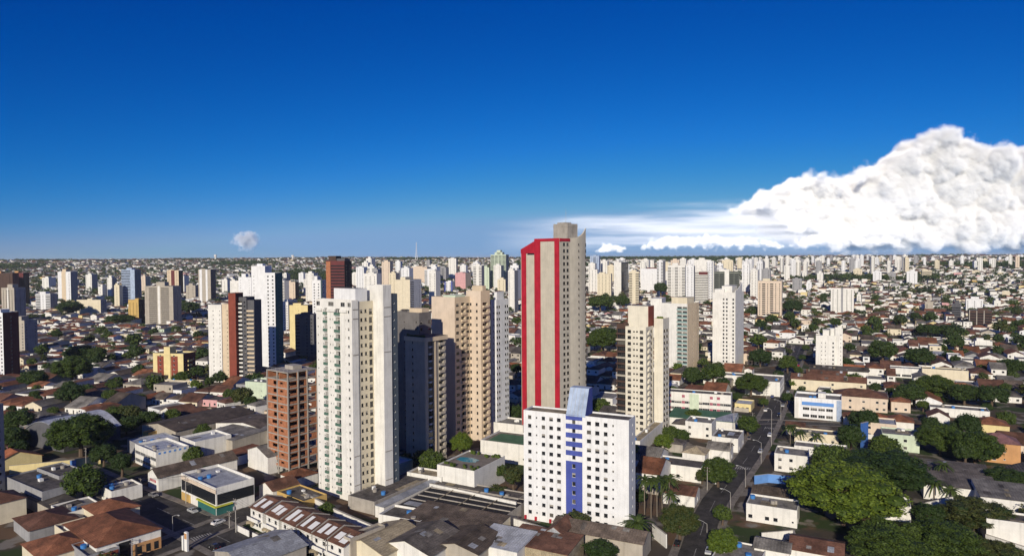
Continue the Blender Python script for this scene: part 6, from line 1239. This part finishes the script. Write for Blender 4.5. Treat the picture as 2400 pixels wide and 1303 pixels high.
# yard walls between lots, one object per street front would be countless: ground cover of low walls
mw = Mass(); random.seed(31)
for hh, cx, cy in [(q[0], q[1], q[2]) for q in INDIV+REST]:
    if random.random() < .6 and cy < 1300:
        x, y, w, d, h, th, kind, wm, rm = hh; a = R(th); ux, uy, vx, vy = math.cos(a), -math.sin(a), math.sin(a), math.cos(a); z = Tz(cx, cy); s = random.choice((0, 1))
        bx, by = (x+ux*(w+.45), y+uy*(w+.45)) if s else (x-vx*2.2, y-vy*2.2)
        (mw.house(bx, by, z, .22, d+random.uniform(2, 8), random.uniform(2.2, 3.0), th, 'shed', random.choice(['white', 'white', 'cream', 'greybeige', 'white2']), 'slab') if s else mw.house(bx, by, z, w, .22, 2.2, th, 'shed', random.choice(['white', 'white', 'cream', 'greybeige']), 'slab'))
mw.build('lot_walls', 'countless low yard walls between the houses', 'walls')
# far town, beyond a kilometre and a half, up to the skyline
mf = Mass(); random.seed(77); FT = []
def dens(x, y): return .5+.5*math.sin(x*.004+1)*math.cos(y*.0031+x*.0012)
for r0, r1, st in ((1480, 2300, 19), (2300, 3400, 25), (3400, 5200, 36), (5200, 8200, 60)):
    for gy in range(int(r0*.72/st), int(r1/st)+1):
        for gx in range(-int(r1*.8/st), int(r1*.8/st)+1):
            x, y = (gx+random.uniform(-.3, .3))*st, (gy+random.uniform(-.3, .3))*st; r = math.hypot(x, y)
            if not (r0 <= r < r1) or y < 200 or abs(x) > .80*y+30: continue
            az = x/y; dn = dens(x, y)
            if (gx % 9 == 0 or gy % 6 == 0) and r < 3400: continue
            forest = (.10 < az < .36 and r > 3600 and random.random() < .93) or (dn < .16 and r > 2000)
            if forest: FT.append((x, y, random.uniform(5, 9)*(1+r/9000))); continue
            tr = random.random() < (.58 if az < .0 else .32)
            if tr: FT.append((x+st*.3, y+st*.3, random.uniform(3.5, 7.5)*(1+r/12000)))
            if random.random() < .86 and r < 5200 or random.random() < .55:
                big = random.random() < .05; sc = st/19; w = random.uniform(9, 15)*sc*(1.6 if big else 1); d = random.uniform(9, 14)*sc*(1.4 if big else 1); h = random.uniform(3.2, 4.4) if random.random() < .8 else random.uniform(6, 9); h *= 1+.25*(sc-1)
                kd = random.choices(['gu', 'hip', 'flat', 'gv'], [.25, .2, .38, .17])[0]; rm = random.choice(['tile', 'tilebrown', 'tilebrown', 'fibro', 'fibrobrown', 'fibrodark']) if kd != 'flat' else random.choice(['slab', 'zinc', 'white', 'white', 'slabdark'])
                mf.house(x, y, Tz(x, y), w, d, h, random.choice((12, 27, 38)), kd, random.choices(WALLS, WP2)[0], rm)
mf.build('distant_houses', 'far carpet of pale houses rising to the skyline', 'houses')
# trees: the nearest yard trees one by one, the rest as one mass
YARD = [t for t in YARD if not near_road(t[0], t[1], -1.5) and not any((a-t[0])**2+(b-t[1])**2 < (c-2)**2 for a, b, c in RES if c > 3)]
yv = []; yh = []
for t in YARD: z = Tz(t[0], t[1]); (yv if seen(t[0], t[1], z+4) and t[1] < 900 else yh).append((*t, z))
yv.sort(key=lambda t: -t[2]/t[1]); random.seed(13)
for x, y, r, z in yv[:175]:
    kd = random.choices(['mid', 'dark', 'olive', 'bright'], [.38, .42, .14, .06])[0]; Ht = r*random.uniform(1.5, 2.1)+1; sz = 'small' if r < 3.6 else 'large' if r > 5.5 else 'medium'
    tree((x, y, z), r, Ht, kd, 1 if y < 420 else 0, None, f'{sz} {dict(mid="green", dark="dark green", olive="olive green", bright="bright green")[kd]} yard tree')
def tree_mass(name, pts, tmpl, label, seed):
    g = np.random.default_rng(seed); me0 = [CR[k, 0][0] for k in tmpl]; V = []; Fq = []; mi = []; n = 0
    src = []
    for m0 in me0:
        k = len(m0.polygons); q = np.array([p.vertices[:] for p in m0.polygons if len(p.vertices) == 4]); co = np.empty(len(m0.vertices)*3, np.float32); m0.vertices.foreach_get('co', co); src.append((co.reshape(-1, 3)[:q.max()+1], q))
    for (x, y, r, z) in pts:
        i = g.integers(len(src)); co, q = src[i]
        if y > 1400: sel = g.choice(len(q), min(len(q), 90 if y < 2600 else 34), replace=False); sc = 1.7 if y < 2600 else 2.6
        else: sel = np.arange(len(q)); sc = 1.0
        c4 = co[q[sel]]; ce = c4.mean(1, keepdims=True); c4 = ce+(c4-ce)*sc; a = g.random()*6.28; ca, sa = math.cos(a), math.sin(a); k = len(c4)
        o = np.empty_like(c4); o[..., 0] = (c4[..., 0]*ca-c4[..., 1]*sa)*r+x; o[..., 1] = (c4[..., 0]*sa+c4[..., 1]*ca)*r+y; o[..., 2] = c4[..., 2]*r*.95+z+r*.8
        V.append(o.reshape(-1, 3)); mi.append(np.full(k, i, np.int32)); n += k
    V = np.concatenate(V).astype(np.float32); mi = np.concatenate(mi); me = bpy.data.meshes.new(name); me.vertices.add(len(V)); me.vertices.foreach_set('co', V.ravel()); me.loops.add(len(V)); me.loops.foreach_set('vertex_index', np.arange(len(V), dtype=np.int32)); me.polygons.add(n); me.polygons.foreach_set('loop_start', np.arange(0, 4*n, 4, dtype=np.int32)); me.polygons.foreach_set('loop_total', np.full(n, 4, np.int32))
    for k in tmpl: me.materials.append(M[{'mid': 'leaf', 'dark': 'leafdark', 'olive': 'leafolive'}[k]])
    me.polygons.foreach_set('material_index', mi); me.update(calc_edges=True); o = link(name, me); tag(o, label, 'trees', kind='stuff'); print(name, len(pts), n)
tree_mass('yard_trees', yv[175:]+yh, ['mid', 'dark', 'dark', 'olive'], 'many smaller trees between the houses', 1)
tree_mass('distant_trees', [(x, y, r, Tz(x, y)) for x, y, r in FT], ['mid', 'dark', 'dark'], 'far trees scattered through the hillside suburbs', 2)
# ================================================================== ground
def ground():
    rs = [0, 60, 120, 170, 220, 280, 350, 430, 520, 620, 740, 880, 1040, 1220, 1430, 1670, 1950, 2250, 2600, 3000, 3450, 4000, 4600, 5300, 6200, 7300, 8700, 10500, 13000, 17000, 24000]
    N = 220; v = []; f = []
    for r in rs:
        for i in range(N): a = 2*math.pi*i/N; x, y = r*math.sin(a), r*math.cos(a); v.append((x, y, Tz(x, y)-(0 if r < 10500 else (r-10500)*.004)))
    for j in range(len(rs)-1):
        for i in range(N): k = (i+1) % N; f.append((j*N+i, (j+1)*N+i, (j+1)*N+k, j*N+k))
    me = bpy.data.meshes.new('ground'); me.from_pydata(v, [], [q[::-1] for q in f]); 
    m, Nn, L, b = nt_mat('town_ground'); b.inputs['Roughness'].default_value = .95; b.inputs['Specular IOR Level'].default_value = .1
    tc = Nn.new('ShaderNodeNewGeometry'); cur = None
    base = (.075, .062, .050, 1)
    for sc, thr, col in ((.035, .52, (.040, .060, .022, 1)), (.05, .56, (.13, .085, .055, 1)), (.11, .57, (.20, .18, .155, 1)), (.02, .6, (.05, .047, .045, 1))):
        no = Nn.new('ShaderNodeTexNoise'); no.inputs['Scale'].default_value = sc; no.inputs['Detail'].default_value = 7; L.new(tc.outputs['Position'], no.inputs['Vector'])
        mr = Nn.new('ShaderNodeMapRange'); mr.inputs[1].default_value = thr-.03; mr.inputs[2].default_value = thr+.03; L.new(no.outputs[0], mr.inputs[0])
        mx = Nn.new('ShaderNodeMix'); mx.data_type = 'RGBA'; L.new(mr.outputs[0], mx.inputs[0]); mx.inputs[7].default_value = col
        if cur is None: mx.inputs[6].default_value = base
        else: L.new(cur, mx.inputs[6])
        cur = mx.outputs[2]; tcoff = sc
    L.new(cur, b.inputs['Base Color']); me.materials.append(m); o = link('ground', me); o['kind'] = 'structure'
ground()
# ================================================================== far mast
o = thing('radio_mast', 'pale lattice radio mast standing on the horizon left of centre', 'radio mast', (at_depth(976, 600, 3800).x, 3800, Tz(at_depth(976, 600, 3800).x, 3800)))
zt = at_depth(976, 568, 3800).z-o.location.z; mb = MB()
for i, j in ((-1, -1), (1, -1), (1, 1), (-1, 1)): mb.tube([(i*7, j*7, 0), (i*2.5, j*2.5, zt*.45), (i*.9, j*.9, zt)], .9, .55, 5)
for q in range(9): t = q/9; w = 7*(1-t*1.6) if t < .4 else 2.6*(1-t)+.9; mb.box(-w, w, -w, w, zt*t, zt*t+.7)
mb.build('lattice', ['framewhite'], o)
for i, px, yt, w in ((1, 505, 597, 8), (2, 686, 598, 8)):
    p = at_depth(px, 605, 4200); z0 = Tz(p.x, 4200); h = at_depth(px, yt, 4200).z-z0
    t = thing('water_tower', ('white water tower on the left skyline', 'white water tower on the skyline right of the tall white tower')[i-1], 'water tower', (p.x, 4200, z0)); mb = MB(); mb.tube([(0, 0, 0), (0, 0, h*.7), (0, 0, h*.72)], 5, 5, 10); mb.build('shaft', ['white'], t); mb = MB(); mb.tube([(0, 0, h*.72), (0, 0, h)], w, w, 12); mb.build('tank', ['white'], t)
# ================================================================== clouds, far outside
# thin ice veil left of the big cloud: a real flat volume of ice haze
def veil(name, label, box, dens, sc, seed, thr=.45, slope=.5):
    x0, x1, yt, yb, Y, dep = box; a = at_depth(x0, yb, Y); b = at_depth(x1, yt, Y); mb = MB(); mb.box(a.x, b.x, Y, Y+dep, a.z, b.z)
    m = bpy.data.materials.new(name); m.use_nodes = True; N = m.node_tree.nodes; L = m.node_tree.links; N.remove(N['Principled BSDF']); v = N.new('ShaderNodeVolumePrincipled'); v.inputs['Color'].default_value = (.95, .96, 1, 1); v.inputs['Anisotropy'].default_value = -.7
    tc = N.new('ShaderNodeTexCoord'); mp = N.new('ShaderNodeMapping'); mp.inputs['Scale'].default_value = sc; mp.inputs['Location'].default_value = (seed, 0, 0); L.new(tc.outputs['Generated'], mp.inputs[0])
    no = N.new('ShaderNodeTexNoise'); no.inputs['Scale'].default_value = 1; no.inputs['Detail'].default_value = 7; no.inputs['Roughness'].default_value = .62; L.new(mp.outputs[0], no.inputs['Vector'])
    mr = N.new('ShaderNodeMapRange'); mr.inputs[1].default_value = thr; mr.inputs[2].default_value = thr+.35; mr.inputs[4].default_value = dens; L.new(no.outputs[0], mr.inputs[0])
    sp = N.new('ShaderNodeSeparateXYZ'); L.new(tc.outputs['Generated'], sp.inputs[0]); out = mr.outputs[0]
    def win(ax, pts):
        global _w
        r = N.new('ShaderNodeValToRGB'); r.color_ramp.elements[0].position, r.color_ramp.elements[1].position = pts[0][0], pts[-1][0]; r.color_ramp.elements[0].color = (*[pts[0][1]]*3, 1); r.color_ramp.elements[1].color = (*[pts[-1][1]]*3, 1)
        for p, q in pts[1:-1]: e = r.color_ramp.elements.new(p); e.color = (q, q, q, 1)
        L.new(ax, r.inputs[0]); return r.outputs[0]
    def mth(op, a, b):
        k = N.new('ShaderNodeMath'); k.operation = op
        for q, x in enumerate((a, b)):
            if isinstance(x, (int, float)): k.inputs[q].default_value = x
            else: L.new(x, k.inputs[q])
        return k.outputs[0]
    top = mth('ADD', mth('MULTIPLY', sp.outputs[0], slope), 1.0-slope); gap = mth('SUBTRACT', mth('ADD', top, mth('MULTIPLY', mth('SUBTRACT', no.outputs[0], .5), .5)), sp.outputs[2])
    e = N.new('ShaderNodeMapRange'); e.interpolation_type = 'SMOOTHSTEP'; e.inputs[1].default_value = .0; e.inputs[2].default_value = .38; L.new(gap, e.inputs[0]); out = mth('MULTIPLY', out, e.outputs[0])
    for w in (win(sp.outputs[0], ((0, 0), (.12, .25), (.32, .8), (.7, 1), (1, 0))), win(sp.outputs[2], ((0, 0), (.16, .55), (.4, 1), (1, 1)))): out = mth('MULTIPLY', out, w)
    L.new(out, v.inputs['Density']); L.new(v.outputs[0], N['Material Output'].inputs['Volume']); M[name] = m
    o = mb.build(name, [name]); tag(o, label, 'cloud', kind='stuff'); return o
veil('cirrus_veil', 'thin white ice veil spreading left from the big cumulus', (1120, 2330, 408, 600, 27000, 2200), .0013, (3.0, 1, 7.0), 3.1, .45)
def cloud_volume(name, label, x0, x1, yt, yb, Y, dep, tops, bots, dens, g, sizes, amps, front=.2, soft=.10, seed=0.0, rel=1.4):
    """a cloud as a volume: its top and base follow profiles along its length, its skin is billowed by noise in space"""
    a = at_depth(x0, yb, Y); b = at_depth(x1, yt, Y); mb = MB(); mb.box(a.x, b.x, Y, Y+dep, a.z, b.z); h = b.z-a.z
    m = bpy.data.materials.new(name); m.use_nodes = True; N = m.node_tree.nodes; L = m.node_tree.links; N.remove(N['Principled BSDF']); v = N.new('ShaderNodeVolumePrincipled'); v.inputs['Color'].default_value = (1, 1, 1, 1); v.inputs['Anisotropy'].default_value = g
    def mth(op, a, b=0.0):
        k = N.new('ShaderNodeMath'); k.operation = op
        for q, x in enumerate((a, b)):
            if isinstance(x, (int, float)): k.inputs[q].default_value = x
            else: L.new(x, k.inputs[q])
        return k.outputs[0]
    tc = N.new('ShaderNodeTexCoord'); sp = N.new('ShaderNodeSeparateXYZ'); L.new(tc.outputs['Generated'], sp.inputs[0])
    def prof(pts):
        c = N.new('ShaderNodeFloatCurve'); cm = c.mapping.curves[0]; L.new(sp.outputs[0], c.inputs['Value']); ps = [((p-x0)/(x1-x0), (yb-q)/(yb-yt)) for p, q in pts]
        while len(cm.points) < len(ps): cm.points.new(.5, .5)
        for p, q in zip(cm.points, ps): p.location = q; p.handle_type = 'VECTOR' if len(ps) > 14 else 'AUTO'
        c.mapping.update(); return c.outputs[0]
    # noise in metres
    nz = None
    for s, am in zip(sizes, amps):
        mp = N.new('ShaderNodeMapping'); mp.inputs['Scale'].default_value = (1/s, 1/s, 1/s); mp.inputs['Location'].default_value = (seed, seed*.7, 0); L.new(tc.outputs['Object'], mp.inputs[0])
        if am > 0:
            vo = N.new('ShaderNodeTexVoronoi'); vo.feature = 'F1'; vo.inputs['Scale'].default_value = 1; L.new(mp.outputs[0], vo.inputs['Vector']); q = mth('MULTIPLY', mth('SUBTRACT', .48, vo.outputs['Distance']), am)
        else:
            no = N.new('ShaderNodeTexNoise'); no.inputs['Scale'].default_value = 1; no.inputs['Detail'].default_value = 5; L.new(mp.outputs[0], no.inputs['Vector']); q = mth('MULTIPLY', mth('SUBTRACT', no.outputs[0], .5), -am)
        nz = q if nz is None else mth('ADD', nz, q)
    gt = mth('ADD', mth('SUBTRACT', prof(tops), sp.outputs[2]), nz); gb = mth('ADD', mth('SUBTRACT', sp.outputs[2], prof(bots)), mth('MULTIPLY', nz, 1.0))
    gf = mth('ADD', mth('MULTIPLY', mth('SUBTRACT', sp.outputs[1], front), dep/h), mth('MULTIPLY', nz, rel)); gk = mth('MULTIPLY', mth('SUBTRACT', .97, sp.outputs[1]), dep/h)
    ge = mth('MULTIPLY', sp.outputs[0], (b.x-a.x)/h)
    gap = mth('MINIMUM', mth('MINIMUM', gt, gb), mth('MINIMUM', gf, mth('MINIMUM', gk, ge)))
    e = N.new('ShaderNodeMapRange'); e.interpolation_type = 'SMOOTHSTEP'; e.inputs[1].default_value = 0; e.inputs[2].default_value = soft; e.inputs[4].default_value = dens; L.new(gap, e.inputs[0])
    L.new(e.outputs[0], v.inputs['Density']); L.new(v.outputs[0], N['Material Output'].inputs['Volume']); M[name] = m
    return tag(mb.build(name, [name]), label, 'cloud')
cloud_volume('cumulus_cloud', 'towering white cumulus cloud on the right skyline', 1790, 2600, 262, 602, 30000, 6000, [(1790, 474), (1840, 446), (1880, 428), (1950, 406), (2000, 404), (2062, 404), (2074, 376), (2100, 366), (2142, 366), (2154, 338), (2190, 326), (2225, 306), (2270, 290), (2310, 282), (2350, 284), (2375, 298), (2400, 312), (2440, 318), (2600, 330)],
    [(1790, 470), (1830, 500), (1880, 535), (1960, 560), (2050, 572), (2180, 578), (2300, 582), (2600, 586)], .0100, -.64, (2900, 1350, 560, 240), (.15, .12, .06, .03), .22, .13, 7.3, 1.5)
cloud_volume('cumulus_bank', 'long low bank of small cumulus under the big cloud', 1395, 2140, 525, 592, 25200, 1600, [(1395, 592), (1430, 574), (1452, 570), (1490, 590), (1530, 566), (1590, 550), (1640, 556), (1672, 546), (1730, 560), (1800, 562), (1870, 584), (1905, 562), (1945, 552), (1990, 536), (2030, 546), (2075, 562), (2140, 556)],
    [(1395, 588), (1600, 578), (1800, 578), (2000, 576), (2140, 580)], .0050, -.7, (520, 240, 110, 1000), (.40, .26, .14, -.5), .3, .25, 40.0)
cloud_volume('small_cumulus', 'small lone white cumulus puff at the left horizon', 505, 600, 528, 604, 36000, 1800, [(505, 604), (522, 580), (530, 550), (550, 541), (572, 542), (584, 552), (590, 570), (600, 604)], [(505, 590), (530, 570), (560, 590), (600, 560)], .005, -.8, (500, 230, 110, 800), (.22, .16, .10, -.3), .25, .22, 11.0)

# ================================================================== the air over the town
def haze():
    m = bpy.data.materials.new('thin_haze'); m.use_nodes = True; N = m.node_tree.nodes; N.remove(N['Principled BSDF']); v = N.new('ShaderNodeVolumePrincipled')
    v.inputs['Color'].default_value = (.82, .90, 1, 1); v.inputs['Density'].default_value = 3.2e-5; v.inputs['Anisotropy'].default_value = 0
    m.node_tree.links.new(v.outputs[0], N['Material Output'].inputs['Volume']); M['haze'] = m
    mb = MB(); mb.box(-25500, 25500, -25500, 26500, -170, 128); o = mb.build('haze', ['haze']); o['kind'] = 'stuff'; o['label'] = 'thin pale haze over the whole town'; o['category'] = 'haze'
haze()
# ================================================================== labels of the repeats: what it is, what it stands by
ORD = ['leftmost', 'second from left', 'third from left', 'fourth from left', 'fifth from left', 'sixth from left', 'seventh from left', 'eighth from left', 'ninth from left', 'tenth from left', 'eleventh from left', 'twelfth from left']
ORD += [w + ' from left' for w in 'thirteenth fourteenth fifteenth sixteenth seventeenth eighteenth nineteenth twentieth twenty-first twenty-second twenty-third twenty-fourth twenty-fifth twenty-sixth twenty-seventh twenty-eighth twenty-ninth thirtieth thirty-first thirty-second thirty-third thirty-fourth thirty-fifth thirty-sixth thirty-seventh thirty-eighth thirty-ninth fortieth'.split()]
def finish_labels():
    groups = {}
    for o, ph, p in AUTO:
        px, py = proj(p); best = min(LM, key=lambda l: (l[1]-px)**2+(2.2*(l[2]-py))**2); dx, dy = px-best[1], py-best[2]
        relw = ('behind' if dy < 0 else 'before') if abs(dx) < abs(dy)*2.2 else ('left of' if dx < 0 else 'right of')
        groups.setdefault(f'{ph} {relw} {best[0]}', []).append((px, o))
    for k, l in groups.items():
        l.sort(key=lambda q: q[0])
        for i, (px, o) in enumerate(l):
            if len(l) == 1: o['label'] = k
            else: o['label'] = f'{ORD[i] if i < len(l)-1 else "rightmost"} {k}'
finish_labels()
